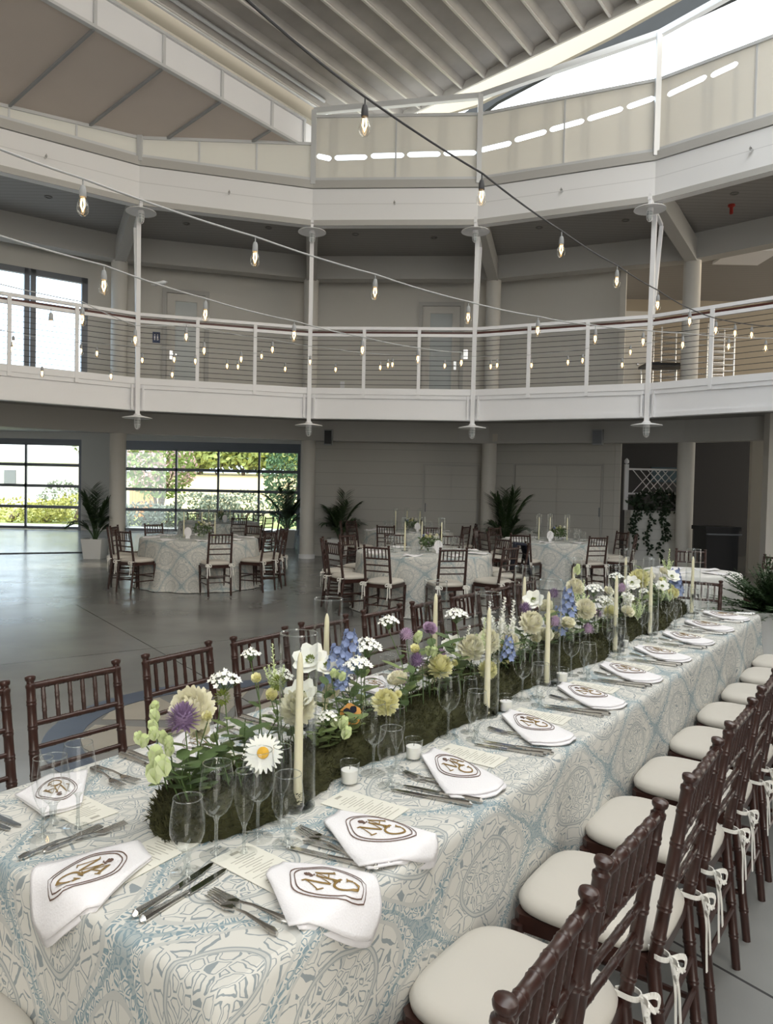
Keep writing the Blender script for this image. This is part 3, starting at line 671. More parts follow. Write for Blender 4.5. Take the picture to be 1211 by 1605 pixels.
# garage bay: back wall, two glazed sectional doors
def px_x(x, Y, y=760): return at_y(x, y, Y).x
X1b = px_x(127, GY); X2a = px_x(192, GY); X2b = px_x(470, GY); X1a = X1b-5.6; ZT = 3.06
b = MB()
b.box((GX0, GY, 0), (X1a, GY+.2, 3.3)); b.box((X1b, GY, 0), (X2a, GY+.2, 3.3)); b.box((X2b, GY, 0), (GX1, GY+.2, 3.3)); b.box((X1a, GY, ZT), (X1b, GY+.2, 3.3)); b.box((X2a, GY, ZT), (X2b, GY+.2, 3.3))
struct(b.build('wall_garage', 'wall_up', smooth=False))
b = MB(); b.box((GX0-.1, 8, 0), (GX0, GY+.2, 3.3)); struct(b.build('wall_left', 'wall_up', smooth=False))
def glazed(name, xa, xb, muls, zt_):
    g = struct(empty(name, (0, 0, 0))); y = GY+.05
    b = MB(); nrow = 4; zb, hgt = .06, (zt_-.06)
    for k in range(nrow+1):
        z = zb+hgt*k/nrow; b.box((xa, y, z-.05), (xb, y+.06, z+.05))
    for x in muls: b.box((x-.035, y, zb), (x+.035, y+.06, zt_))
    b.box((xa, y-.02, 0), (xa+.1, y+.08, ZT)); b.box((xb-.1, y-.02, 0), (xb, y+.08, ZT)); b.build('door_frame', 'alu', g, smooth=False)
    b = MB(); b.box((xa, y-.04, zt_+.05), (xb, y+.1, ZT)); b.build('roller_housing', 'alu', g, smooth=False)
    b = MB(); b.box((xa+.1, y+.02, zb), (xb-.1, y+.03, zt_)); b.build('pane', 'pane', g, smooth=False)
glazed('door_5', X1a, X1b, [X1a+.1+(X1b-X1a-.2)*k_/3 for k_ in (1, 2)], 2.9)
glazed('door_6', X2a, X2b, [px_x(275, GY), px_x(341, GY), px_x(405, GY)], 2.8)

# ------------------------------------------------------------------ outside the glazed doors
grass = mat('lawn', (.30, .34, .10), .9, var=.3, vs=.6)
b = MB(); b.box((-90, GY+.2, -.35), (90, 160, -.05)); struct(b.build('ground', grass))
b = MB(); b.box((-30, GY+.2, -.05), (4, GY+3.6, -.01)); struct(b.build('path', mat('pale_paving', (.55, .55, .52), .8)))
b = MB(); b.add([(-60, 44, -.05), (40, 44, -.05), (40, 84, 3.1), (-60, 84, 3.1), (-60, 44, -.3), (40, 44, -.3), (40, 84, -.3), (-60, 84, -.3)], [(0, 1, 2, 3), (7, 6, 5, 4), (0, 4, 5, 1), (1, 5, 6, 2), (2, 6, 7, 3), (3, 7, 4, 0)]); struct(b.build('field', mat('sunlit_field', (.62, .50, .24), .9, var=.2, vs=.3)))
def leaf_cloud(mb, c, rx, ry, rz, n, size, lo=-1.0, mi=0, rnd=random):
    for _ in range(n):
        while True:
            v = Vector((rnd.uniform(-1, 1), rnd.uniform(-1, 1), rnd.uniform(lo, 1)))
            if v.length <= 1: break
        v = v.normalized()*(v.length**.45)
        p = Vector(c)+Vector((v.x*rx, v.y*ry, v.z*rz))
        d = Vector((rnd.gauss(0, 1), rnd.gauss(0, 1), rnd.gauss(0, 1))).normalized()
        mb.blade(p, d, Vector((rnd.gauss(0, 1), rnd.gauss(0, 1), 1)), size*rnd.uniform(.6, 1.3), size*.6, .2, mi=mi, seg=2)
def tree(x, y, h, r, mats, label, n=900, size=.35, name='tree', trunk=True, lo=-.9, cat='tree', blossom=0, grp=None):
    g = empty(name, (x, y, -.05), 0, label, cat, grp)
    b = MB(); hc = h*.62 if trunk else h*.5; rz = (h-hc)
    leaf_cloud(b, (0, 0, hc), r, r, rz if trunk else h*.5, n, size, lo)
    b.build('foliage', mats[0], g)
    if blossom:
        b = MB(); leaf_cloud(b, (0, 0, hc+.1), r*1.03, r*1.03, rz, blossom, size*.9, -.6); b.build('blossom', mats[1], g)
    b = MB()
    for k in range(4 if trunk else 2):
        a = k*1.7; b.tube([(0, 0, 0), (r*.15*math.cos(a), r*.15*math.sin(a), hc*.5), (r*.45*math.cos(a), r*.45*math.sin(a), hc)], [.09, .07, .03], 7)
    b.build('trunk', 'trunk', g); return g
gl = mat('sunny_leaf', (.20, .29, .07), .7, var=.4, vs=3); gd = mat('hedge_leaf', (.06, .13, .05), .7, var=.4, vs=3); gy = mat('yellow_shrub', (.42, .42, .12), .8, var=.25, vs=3)
gs = mat('silver_shrub', (.22, .26, .20), .8, var=.4, vs=4); pk = mat('pink_blossom', (.60, .40, .42), .8, var=.2, vs=3); gt_ = mat('far_tree_leaf', (.24, .29, .09), .8, var=.4, vs=1)
def gp(x, Y): return px_x(x, Y)
tree(gp(250, 33), 33, 4.0, 1.55, [gl, pk], 'pink flowering tree with several trunks beyond the middle glazed door', 1500, .22, blossom=900, name='flowering_tree')
tree(gp(452, 29), 29, 3.9, .95, [gd], 'dense dark green upright tree at the right edge of the middle glazed door', 2600, .16, trunk=False, name='evergreen_tree')
for k, (x, Y, h, r, m, lb) in enumerate((
    (118, 31, 1.15, 1.2, gy, 'yellow green shrub beyond the left glazed door, nearest its right frame'),
    (15, 30, .95, 1.6, gy, 'low yellow shrub at the far left beyond the glazed door'),
    (70, 30.5, .9, 1.0, gy, 'low golden shrub in the middle of the left glazed door'),
    (98, 33, 1.75, 1.0, gs, 'grey green bush behind the yellow shrubs'),
    (225, 28.5, .95, .9, gs, 'silvery low bush at the left foot of the middle glazed door'),
    (262, 28.5, .85, .8, gs, 'silvery low bush under the pink flowering tree'),
    (310, 31, 1.4, 1.0, gs, 'pale grey bush right of the pink flowering tree'),
    (345, 31, 1.3, .9, gs, 'pale grey bush behind the left round table centrepieces'),
    (380, 31, 1.45, 1.0, gs, 'pale airy bush left of the dark upright tree'))):
    tree(gp(x, Y), Y, h, r, [m], lb, 700, .15, trunk=False, name='garden_shrub', cat='shrub')
for k in range(10):
    x = 186+k*32+random.uniform(-6, 6); tt_ = tree(gp(x, 80), 80, 2.6+random.uniform(0, 1.2), 2.6, [gt_], 'sunlit yellow green tree in the far tree line, %s from the left' % ORD[k], 420, .75, grp='trees in the far tree line', name='tree'); tt_.location.z = 2.6
tree(gp(112, 50), 50, 6.6, 3.0, [gt_], 'sunlit green tree rising right of the white barn', 900, .5)
# white barn
hb = empty('barn', (gp(40, 45), 45, -.05), 0, 'white barn with pale metal gable roof beyond the left glazed door', 'barn')
wsid = siding('barn_boards', (.80, .82, .84), .3, 0, width=.06, dark=.85)
hl = 5.0; xr = gp(112, 45)-gp(40, 45); xl = -9
b = MB(); b.box((xl, 0, 0), (xr-.3, 6, 2.9)); b.build('barn_wall', wsid, hb, smooth=False)
b = MB(); b.sheet([(xl, -.3, 2.8), (xr, -.3, 2.8), (xr-2.4, 3, 5.0), (xl, 3, 5.0)], .08); b.sheet([(xr, -.3, 2.8), (xr, 6.3, 2.8), (xr-2.4, 3, 5.0)], .08); b.build('barn_roof', mat('pale_metal_roof', (.66, .68, .70), .4, .3), hb, smooth=False)
b = MB(); wx = gp(16, 45)-gp(40, 45); b.box((wx-.35, -.06, 1.45), (wx+.35, .0, 2.35)); w_ = b.build('window', 'alu', hb, smooth=False)
b = MB(); b.box((wx-.9, -.05, 1.3), (wx-.45, -.01, 2.4)); b.box((wx+.45, -.05, 1.3), (wx+.9, -.01, 2.4)); b.build('shutter', 'white', hb, smooth=False)
# orange boarded fence
b = MB(); x0, x1 = gp(203, 36), gp(246, 36)
for k in range(9): b.box((x0+(x1-x0)*k/9, 36, 0), (x0+(x1-x0)*(k+.93)/9, 36.06, 1.45))
tag(b.build('fence', mat('orange_boards', (.72, .30, .12), .7), smooth=False), 'orange boarded fence beyond the middle glazed door', 'fence')

# ------------------------------------------------------------------ potted palms
def palm(loc, h, lean, label, npot=True, seed=1, spread=1.0, potw=.27, poth=.46, drop=()):
    rn = random.Random(seed); g = empty('potted_palm', loc, 0, label, 'palm')
    b = MB(); w0, w1 = potw*.8, potw
    b.add([(-w0, -w0, 0), (w0, -w0, 0), (w0, w0, 0), (-w0, w0, 0), (-w1, -w1, poth), (w1, -w1, poth), (w1, w1, poth), (-w1, w1, poth), (-w1*.85, -w1*.85, poth), (w1*.85, -w1*.85, poth), (w1*.85, w1*.85, poth), (-w1*.85, w1*.85, poth), (-w1*.8, -w1*.8, poth-.06), (w1*.8, -w1*.8, poth-.06), (w1*.8, w1*.8, poth-.06), (-w1*.8, w1*.8, poth-.06)],
          [(3, 2, 1, 0)]+[(i, (i+1) % 4, 4+(i+1) % 4, 4+i) for i in range(4)]+[(4+i, 4+(i+1) % 4, 8+(i+1) % 4, 8+i) for i in range(4)]+[(8+i, 8+(i+1) % 4, 12+(i+1) % 4, 12+i) for i in range(4)])
    b.build('pot', 'planter', g, smooth=False)
    b = MB(); b.box((-w1*.81, -w1*.81, poth-.09), (w1*.81, w1*.81, poth-.05)); b.build('soil', 'trunk', g, smooth=False)
    for k in range(17):
        a = k*2.4+rn.uniform(-.3, .3); el = rn.uniform(.15, .6) if k < 8 else rn.uniform(.6, 1.15); L = h*rn.uniform(.8, 1.0)*(1 if k < 8 else .75)
        dx, dy = math.cos(a)*spread, math.sin(a)*spread; st0 = .30*h if k < 12 else .12*h
        pts = []; n = 9
        for i in range(n+1):
            t = i/n; r_ = L*math.sin(el)*(t**1.5)*.78; z = poth-.06+L*(.98*t*(1-.28*math.sin(el)) - .42*math.sin(el)*t**2.6)
            pts.append(Vector((dx*(r_+.03), dy*(r_+.03), z)))
        fm = MB(); fm.tube(pts, [.011-.008*i/n for i in range(n+1)], 5)
        nl = 24
        for i in range(nl):
            t = .36+.64*i/nl; q = t*n; j = int(q); p = pts[j].lerp(pts[min(j+1, n)], q-j); tg = (pts[min(j+1, n)]-pts[j]).normalized()
            ll = .30*h/1.4*math.sin(PI*min(1, (t-.28)*1.15))**.5+.04
            sd = tg.cross(Vector((0, 0, 1))).normalized()
            for sg_ in (-1, 1):
                d = (sd*sg_*.62+tg*.8+Vector((0, 0, rn.uniform(-.1, .2)))).normalized()
                fm.blade(p, d, Vector((0, 0, 1)), ll*rn.uniform(.85, 1.1), .026, -.45, seg=3)
        fm.build('frond', 'palm', g)
    return g
pp = at_z(160, 872, 0); palm((pp.x+.02, pp.y-.45, 0), 1.45, 0, 'potted palm in a white square pot left of the far left column', seed=3, potw=.22, poth=.42, spread=.8)
pp = at_z(514, 872, 0); palm((pp.x+.30, pp.y-.55, 0), 1.35, 0, 'potted palm in a white square pot right of the white column by the glazed doors', seed=5, spread=.8)
pp = at_z(781, 888, 0); palm((pp.x+.1, pp.y-.25, 0), 1.55, 0, 'potted palm in front of the middle white column, behind the round tables', seed=11, spread=.85)
palm((px_x(450, 19.6), 19.6, 0), 1.75, 0, 'tall potted palm behind the left round tables, by the glazed door edge', seed=8, spread=.8)

# bushy fern in a white planter at the far end of the long table
g = empty('potted_fern', (3.80, 7.15, 0), 0, 'bushy dark green fern in a white planter beyond the long table end', 'fern')
b = MB(); b.lathe([(.0, 0), (.28, 0), (.36, .52), (.33, .52), (.30, .44), (.0, .44)], 28); b.build('pot', 'planter', g)
b = MB(); rn = random.Random(4)
for k in range(280):
    a = rn.uniform(0, 2*PI); el = rn.uniform(.05, 1.5); L = rn.uniform(.5, .82)*(1 if el > .7 else .8)
    p = Vector((0, 0, .44)); d = Vector((math.cos(a)*math.sin(el), math.sin(a)*math.sin(el), math.cos(el)))
    pts = [p+d*L*t+Vector((0, 0, -.16*t*t*math.sin(el))) for t in (0, .25, .5, .75, 1)]
    b.tube(pts, [.005, .004, .003, .003, .002], 4, caps=False)
    for i in range(3, 17):
        t = i/17*4; j = int(t); q = pts[j].lerp(pts[j+1], t-j); tg = (pts[j+1]-pts[j]).normalized(); sd = tg.cross(Vector((rn.uniform(-.3, .3), rn.uniform(-.3, .3), 1))).normalized()
        for s_ in (-1, 1): b.blade(q, (sd*s_+tg*.7+Vector((0, 0, rn.uniform(0, .5)))), Vector((0, 0, 1)), .10*(1.15-i/17), .022, -.2, seg=2)
b.build('foliage', 'fern', g)

# service room: trellis planter with ivy, black bin, leaning ladder-like rack
tx0, tx1 = px_x(992, 15.6), px_x(1068, 15.6); g = empty('trellis_planter', ((tx0+tx1)/2, 15.6, 0), 0, 'white lattice planter box with trailing ivy left of the right column', 'planter'); hw = (tx1-tx0)/2+.1
b = MB(); b.box((-hw, -.2, 0), (hw, .2, 1.27)); b.build('planter_box', siding('white_boards', (.62, .62, .60), .22, 2, width=.05), g, smooth=False)
b = MB(); zt = 2.16
for s_ in (-1, 1):
    b.box((s_*hw-.04, .12, 1.27), (s_*hw+.04, .2, zt+.08)); b.lathe([(.0, .0), (.05, .03), (.05, .08), (.02, .12), (0, .13)], 10, c=(s_*hw, .16, zt+.08))
b.box((-hw, .14, zt-.04), (hw, .18, zt)); b.box((-hw, .14, 1.6), (hw, .18, 1.64)); b.build('trellis_frame', 'white', g, smooth=False)
b = MB(); st = .16; k = -hw-.5
while k < hw:
    for s_ in (1, -1):
        x0_, x1_ = k, k+.42; z0_, z1_ = (1.64, zt-.04) if s_ > 0 else (zt-.04, 1.64)
        if x0_ > -hw and x1_ < hw: b.beam((x0_, .16, z0_), (x1_, .16, z1_), .012, .03, up=(0, 1, 0))
    k += st
b.build('lattice', 'white', g, smooth=False)
b = MB(); leaf_cloud(b, (0, -.05, 1.45), hw, .28, .26, 700, .09)
rn = random.Random(9)
for (x, L) in ((-hw+.05, .9), (-.25, 1.0), (-.5, .6), (.05, 1.25), (.12, .7), (.45, 1.25), (.52, 1.1)):
    for k in range(int(L*70)):
        z = 1.35-L*k/(L*70); b.blade(Vector((x+.06*math.sin(z*9+x*7)+rn.uniform(-.05, .05), -.23, z)), Vector((rn.uniform(-1, 1), -.5, rn.uniform(-1, .6))), Vector((0, -1, 0)), .08, .05, .2)
b.build('ivy', 'ivy', g)
b = MB(); hy = WE.y+4.0; b.box((px_x(1019, hy), hy-.04, 1.95), (px_x(1072, hy), hy, 2.35)); tag(b.build('serving_hatch', mat('hatch_glass', (.07, .11, .14), .2), smooth=False), 'dim blue grey hatch window on the dark wall above the lattice', 'window')
bx_ = px_x(1124, 13.9); g = empty('waste_bin', (bx_, 13.9, 0), 0, 'large black wheeled bin in the dark service opening', 'bin')
b = MB(); b.box((-.34, -.34, .1), (.34, .34, 1.05)); bb = b.build('bin_body', 'black', g, smooth=False)
b = MB(); b.box((-.38, -.38, 1.05), (.38, .38, 1.13)); b.build('bin_lid', 'black', g, smooth=False)
b = MB(); b.tube([(-.36, -.38, .98), (-.36, -.44, .98), (.36, -.44, .98), (.36, -.38, .98)], .018, 6); b.build('bin_handle', 'alu', g)
for s_ in (-1, 1):
    b = MB(); b.tube([(s_*.28, -.3, .08), (s_*.34, -.3, .08)], .08, 14); b.build('wheel', 'black', g)
g.scale = (.86, .86, .92)
# kitchen trolley racks upstairs
kx = px_x(890, 15.5)
for (x0, x1, Y, lb) in ((1036, 1072, 16.6, 'steel tray rack behind the railing left of the upper right column'), (1108, 1150, 16.2, 'steel tray rack right of the upper right column'), (1168, 1192, 15.4, 'short chrome rack near the far right of the balcony')):
    x0, x1 = px_x(x0, Y, 550), px_x(x1, Y, 550)
    top = 5.35 if x0 < px_x(1160, Y, 550) else 4.1
    g = empty('tray_rack', (x0, Y, 3.43), 0, lb, 'rack', 'kitchen racks upstairs'); w = x1-x0
    b = MB()
    for x in (0, w):
        for y in (0, .5): b.tube([(x, y, 0), (x, y, top-3.43)], .018, 6)
    b.build('rack_frame', 'steel', g)
    for y in (0, .5):
        z = .25; b = MB()
        while z < top-3.45: b.beam((0, y, z), (w, y, z), .03, .025); z += .13
        b.build('rack_rail', 'steel', g, smooth=False)
g = empty('kitchen_table', (px_x(1038, 15.6, 600), 15.6, 3.43), 0, 'steel work table with black top left of the upper right column', 'table')
b = MB(); b.box((-.42, -.3, .84), (.42, .3, .9)); b.build('table_top', 'black', g, smooth=False)
for x in (-.37, .37):
    for y in (-.25, .25):
        b = MB(); b.tube([(x, y, 0), (x, y, .84)], .02, 8); b.build('leg', 'steel', g)
# open upstairs door beside the kitchen opening
b = MB(); b.box((0, 0, 0), (.62, .05, 2.15)); dd = struct(b.build('door_7', 'wall_up', smooth=False)); dd.location = (px_x(975, 16.2, 560), 16.2, 3.43)
b = MB(); b.lathe([(0, 0), (.03, 0), (.035, .03), (.02, .06), (0, .065)], 12, T=Matrix.Translation((.33, 0, 1.0)) @ Matrix.Rotation(rad(90), 4, 'X')); b.build('door_knob', 'steel', dd)
kl = D.lights.new('warm_fill_light', 'AREA'); kl.energy = 24; kl.spread = PI; kl.color = (1, .78, .5); kl.size = .9; klo = D.objects.new('warm_fill_light', kl); COL.objects.link(klo); klo.location = (px_x(1165, 15.4, 500), 15.4, 6.50)  # added warm fill, stands in for sun patches upstairs
b = MB(); b.box((-.48, -.48, 0), (.48, .48, .07)); kf = b.build('fill_light_box', 'white', smooth=False); kf.location = (klo.location.x, 15.4, 6.52); tag(kf, 'added square box over the fill light in the upstairs kitchen on the right', 'light')  # made-up housing for the added fill light

# ------------------------------------------------------------------ long table
LT, WT, HT = 5.01, 1.07, .76
def long_cloth():
    me_v = []; me_f = []; uvs = []
    r = .02; drop = .735
    # perimeter samples (inset rectangle), with outward normals and the side they belong to
    per = []
    def side(p, q, n, k, sid):
        for i in range(k+1): per.append((p[0]+(q[0]-p[0])*i/k, p[1]+(q[1]-p[1])*i/k, n[0], n[1], sid))
    side((0, -WT), (0, 0), (-1, 0), 60, 'near'); side((0, 0), (LT, 0), (0, 1), 240, 'right'); side((LT, 0), (LT, -WT), (1, 0), 40, 'far'); side((LT, -WT), (0, -WT), (0, -1), 160, 'left')
    rows = [(0, 0), (.006, .002), (.014, .010), (.018, .03), (.02, .08), (.02, .16), (.022, .26), (.024, .36), (.027, .47), (.03, .58), (.033, .68), (.036, drop)]
    K = len(per); off = []
    for (o, dz) in rows:
        t = dz/drop
        for i, (a, b_, na, nb, sid) in enumerate(per):
            s = a if sid in ('right', 'left') else b_
            amp = .028*t**1.2
            w = math.sin(s*7.3+1)*.6+math.sin(s*15.1)*.35+math.sin(s*31+2)*.12
            if sid == 'right': w += 2.2*math.exp(-((a-1.62)/.10)**2)-1.6*math.exp(-((a-1.45)/.08)**2)+1.6*math.exp(-((a-4.2)/.12)**2)
            oo = o+amp*w
            # corner flare
            ca = min(abs(a), abs(a-LT)) if sid in ('right', 'left') else min(abs(b_), abs(b_+WT))
            oo += .06*t*math.exp(-(ca/.10)**2)
            me_v.append((a+na*oo, b_+nb*oo, HT-dz))
            if sid == 'right': uvs.append((a, o+dz))
            elif sid == 'left': uvs.append((a, -WT-dz))
            elif sid == 'near': uvs.append((-dz, b_))
            else: uvs.append((LT+dz, b_))
    for rI in range(len(rows)-1):
        for i in range(K):
            j = (i+1) % K; me_f.append((rI*K+i, (rI+1)*K+i, (rI+1)*K+j, rI*K+j))
    # gently uneven top as a grid
    o0 = len(me_v); na_, nb_ = 60, 14
    for i in range(na_+1):
        for j in range(nb_+1):
            a = LT*i/na_; b_ = -WT+WT*j/nb_
            me_v.append((a, b_, HT)); uvs.append((a, b_))
    for i in range(na_):
        for j in range(nb_): q = o0+i*(nb_+1)+j; me_f.append((q, q+nb_+1, q+nb_+2, q+1))
    me = D.meshes.new('tablecloth'); me.from_pydata([tuple(TP(*v)) for v in me_v], [], me_f)
    ul = me.uv_layers.new(name='UVMap')
    for p in me.polygons:
        for li, vi in zip(p.loop_indices, p.vertices): ul.data[li].uv = uvs[vi]
    me.polygons.foreach_set('use_smooth', [True]*len(me.polygons)); me.materials.append(M['cloth']); me.update()
    ob = D.objects.new('tablecloth', me); COL.objects.link(ob); return ob
tag(long_cloth(), 'pale blue embroidered paisley cloth draped over the long banquet table', 'tablecloth')
g = empty('banquet_table', TP(0, 0), UANG, 'long rectangular banquet table under the embroidered cloth in the foreground', 'table')
b = MB(); b.box((.02, .02, .72), (LT-.02, WT-.02, .752)); 
to = b.build('table_top', 'trunk', g, smooth=False)
for a in (.15, LT/2, LT-.15):
    for bb in (.15, WT-.15):
        b = MB(); b.tube([(a, bb, 0), (a, bb, .72)], .025, 8); b.build('leg', 'alu', g)

# ------------------------------------------------------------------ ballroom chairs
def bamboo(mb, pts, r0, r1=None, rings=3, n=14, knob=False):
    """turned bamboo-style rod with raised rings"""
    r1 = r1 or r0; a = Vector(pts[0]); c = Vector(pts[1]); P = []; Rr = []
    L = (c-a).length
    steps = [(0, 1)]
    for k in range(1, rings+1):
        t = k/(rings+1); d = .007/L
        steps += [(t-1.6*d, .98), (t-.8*d, 1.12), (t-.15*d, 1.02), (t+.15*d, 1.02), (t+.8*d, 1.12), (t+1.6*d, .98)]
    steps.append((1, 1))
    if knob: d = 1/L; steps[-1] = (1-.035*d, 1.0); steps += [(1-.03*d, 1.14), (1-.022*d, 1.14), (1-.017*d, .82), (1-.010*d, .84), (1-.005*d, 1.12), (1+.002*d, 1.22), (1+.007*d, 1.12), (1+.010*d, .7), (1+.011*d, .2)]
    for t, s_ in steps: P.append(a.lerp(c, t)); Rr.append((r0+(r1-r0)*min(1, t))*s_)
    mb.tube(P, Rr, n)
def make_chair():
    g = empty('ballroom_chair', (0, 0, 0), 0, None, 'chair')
    zs = .445
    for s_ in (-1, 1):
        b = MB(); bamboo(b, [(s_*.175, .175, 0), (s_*.19, .17, zs-.02)], .013, .018, 3); b.build('leg', 'wood', g)
        b = MB(); bamboo(b, [(s_*.165, -.235, 0), (s_*.172, -.185, zs)], .014, .018, 3); bamboo(b, [(s_*.172, -.185, zs-.02), (s_*.166, -.255, .92)], .0175, .015, 5, knob=True); b.build('back_post', 'wood', g)
    def bp(z): t = (z-zs)/(.92-zs); return Vector((0, -.185-.07*t, z)), .172-.006*t
    for z, r_, nr in ((.893, .0125, 5), (.765, .010, 5), (.685, .009, 4), (.61, .009, 4)):
        c, w = bp(z); b = MB(); bamboo(b, [(-w, c.y, z), (w, c.y, z)], r_, r_, nr, 12); b.build('cross_rail', 'wood', g)
    for k in range(6):
        x = -.172+.344*(k+1)/7; c0, _ = bp(.765); c1, _ = bp(.893); b = MB(); bamboo(b, [(x, c0.y, .765), (x, c1.y, .893)], .0075, .0075, 2, 7); b.build('spindle', 'wood', g)
    b = MB()
    poly = [(-.192, .165), (-.175, .185), (.175, .185), (.192, .165), (.178, -.19), (-.178, -.19)]
    b.prism(poly, .405, .45); b.build('seat_frame', 'wood', g, smooth=False)
    b = MB()
    for z in (.17, .27):
        for s_ in (-1, 1): b.tube([(s_*.182, .172, z), (s_*.17, -.22+.06*z, z)], .009, 7)
    b.tube([(-.18, .173, .22), (.18, .173, .22)], .009, 7); b.tube([(-.168, -.215, .20), (.168, -.215, .20)], .009, 7); b.tube([(-.168, -.205, .29), (.168, -.205, .29)], .009, 7)
    b.build('stretcher', 'wood', g)
    # cushion: rounded-square pillow
    b = MB(); n = 40; rings_ = [(.0, .062), (.35, .061), (.65, .058), (.85, .05), (.95, .04), (1.0, .024), (.985, .008), (.93, .0), (.0, .0)]
    def se(a, k):
        cx_, sy_ = math.cos(a), math.sin(a); e_ = .52
        x = math.copysign(abs(cx_)**e_, cx_)*.205; y = math.copysign(abs(sy_)**e_, sy_)*.203
        x *= 1-.035*(1-y/.2)/2*2
        return x*k, y*k+.002
    vs = []; fs = []
    for k, z in rings_[1:-1]:
        for j in range(n): x, y = se(2*PI*j/n, k); vs.append((x, y, .448+z))
    m_ = len(rings_)-2
    for i in range(m_-1):
        for j in range(n): fs.append((i*n+j, (i+1)*n+j, (i+1)*n+(j+1) % n, i*n+(j+1) % n))
    vs.append((0, 0, .448+.062)); fs += [(len(vs)-1, j, (j+1) % n) for j in range(n)]; fs.append(tuple((m_-1)*n+j for j in range(n))[::-1])
    b.add(vs, fs); b.build('seat_cushion', 'cushion', g, angle=70)
    for s_ in (-1, 1):
        b = MB(); x = s_*.172; y = -.205
        def rib(pts, w):
            pts = [Vector(p) for p in pts]
            for _ in range(2): pts = [pts[0]]+[v for p, q in zip(pts[:-1], pts[1:]) for v in (p.lerp(q, .25), p.lerp(q, .75))]+[pts[-1]]
            for p, q in zip(pts[:-1], pts[1:]): b.beam(p, q, .003, w, up=Vector((1, 0, .01)) if abs((q-p).normalized().z) > .6 else (0, 0, 1))
        rib([(s_*.16, -.17, .47), (x+s_*.022, y+.01, .468), (x+s_*.012, y-.022, .466), (x-s_*.02, y-.015, .466), (s_*.15, -.17, .47)], .012)
        rib([(x, y-.022, .466), (x-.02, y-.045, .475), (x-.045, y-.05, .455), (x-.035, y-.045, .43), (x-.004, y-.026, .463)], .014)
        rib([(x, y-.022, .466), (x+.022, y-.045, .473), (x+.045, y-.05, .45), (x+.033, y-.045, .42), (x+.004, y-.026, .463)], .014)
        rib([(x-.003, y-.024, .462), (x-.018, y-.04, .41), (x-.012, y-.04, .34), (x-.02, y-.045, .27)], .013)
        rib([(x+.003, y-.024, .462), (x+.014, y-.04, .40), (x+.022, y-.045, .30)], .013)
        b.lathe([(.0, -.01), (.009, -.006), (.011, 0), (.009, .006), (0, .01)], 8, c=(x, y-.026, .466))
        b.build('ribbon_tie', 'ribbon', g, smooth=False)
    return g
chair = make_chair()
def face(v): return math.atan2(v.y, v.x)-PI/2
rn = random.Random(2)
RC = [.21, .68, 1.2, 1.72, 2.24, 2.76, 3.28, 3.80, 4.32, 4.80]
LC = [.255, .68, 1.16, 1.615, 2.07, 2.575, 3.05, 3.50, 3.97, 4.45]
for i, a in enumerate(RC):
    w = 'nearest the camera' if i == 0 else '%s from the near end' % ORD[i]
    place(chair, TP(a, .225+rn.uniform(-.01, .01)), face(-Nn)+rad(rn.uniform(-2, 2)), 'ballroom chair on the right side of the long table, %s' % w, 'ballroom chairs along the right side')
for i, a in enumerate(LC):
    w = 'nearest the camera' if i == 0 else '%s from the near end' % ORD[i]
    place(chair, TP(a, -1.30+rn.uniform(-.02, .02)), face(Nn)+rad(rn.uniform(-3, 3)), 'ballroom chair on the left side of the long table, %s' % w, 'ballroom chairs along the left side')
place(chair, TP(-.22, -.66), face(U), 'ballroom chair with ivory cushion at the near head of the long table', 'ballroom chairs at the table heads')
place(chair, TP(5.26, -.52), face(-U), 'ballroom chair facing the camera at the far head of the long table', 'ballroom chairs at the table heads')

# ------------------------------------------------------------------ round tables
def round_cloth(plain=False, R=.915, seed=0):
    rnr = random.Random(seed); vs = []; fs = []; uvs = []; n = 120; ph = rnr.uniform(0, 6)
    prof = [(.0, 0), (.3, 0), (.6, 0), (.85, 0), (R-.01, 0), (R, -.006), (R+.008, -.02), (R+.012, -.08), (R+.02, -.2), (R+.03, -.35), (R+.04, -.5), (R+.05, -.65), (R+.06, -.73), (R+.085, -.752)]
    dist = 0; pr = prof[0]
    for k, (r, z) in enumerate(prof):
        dist += math.hypot(r-pr[0], z-pr[1]); pr = (r, z); t = max(0, -z/.75)
        for j in range(n):
            a = 2*PI*j/n; w = math.sin(a*11+ph)*.6+math.sin(a*17+2*ph)*.4+math.sin(a*29)*.15
            rr = r+.045*t*w
            vs.append((rr*math.cos(a), rr*math.sin(a), HT+z)); uvs.append((dist*math.cos(a)*1.0, dist*math.sin(a)*1.0))
    for k in range(len(prof)-1):
        for j in range(n):
            fs.append((k*n+j, (k+1)*n+j, (k+1)*n+(j+1) % n, k*n+(j+1) % n))
    me = D.meshes.new('tablecloth'); me.from_pydata(vs, [], fs); ul = me.uv_layers.new(name='UVMap')
    for p in me.polygons:
        for li, vi in zip(p.loop_indices, p.vertices): ul.data[li].uv = uvs[vi]
    me.polygons.foreach_set('use_smooth', [True]*len(fs)); me.materials.append(M['cloth_plain' if plain else 'cloth']); me.update()
    o = D.objects.new('tablecloth', me); COL.objects.link(o); return o
TABLES = [
    ('left', (-3.0, 11.9), [296, 333, 358, 22, 232, 205, 178, 62, 100, 138], 'the left round table'),
    ('centre', (.52, 10.1), [243, 281, 318, 354, 31, 68, 105, 142, 180, 210], 'the centre round table'),
    ('rear left', (-3.9, 17.3), [300, 335, 10, 130, 95, 60], 'the rear left round table'),
    ('rear centre', (.45, 15.2), [250, 288, 322, 0, 215, 178, 150], 'the rear centre round table'),
    ('right', (2.97, 13.1), [235, 287, 335, 200, 165, 130, 15], 'the right round table'),
    ('far right', (3.40, 8.2), [68, 20], 'the plain far right round table'),
]
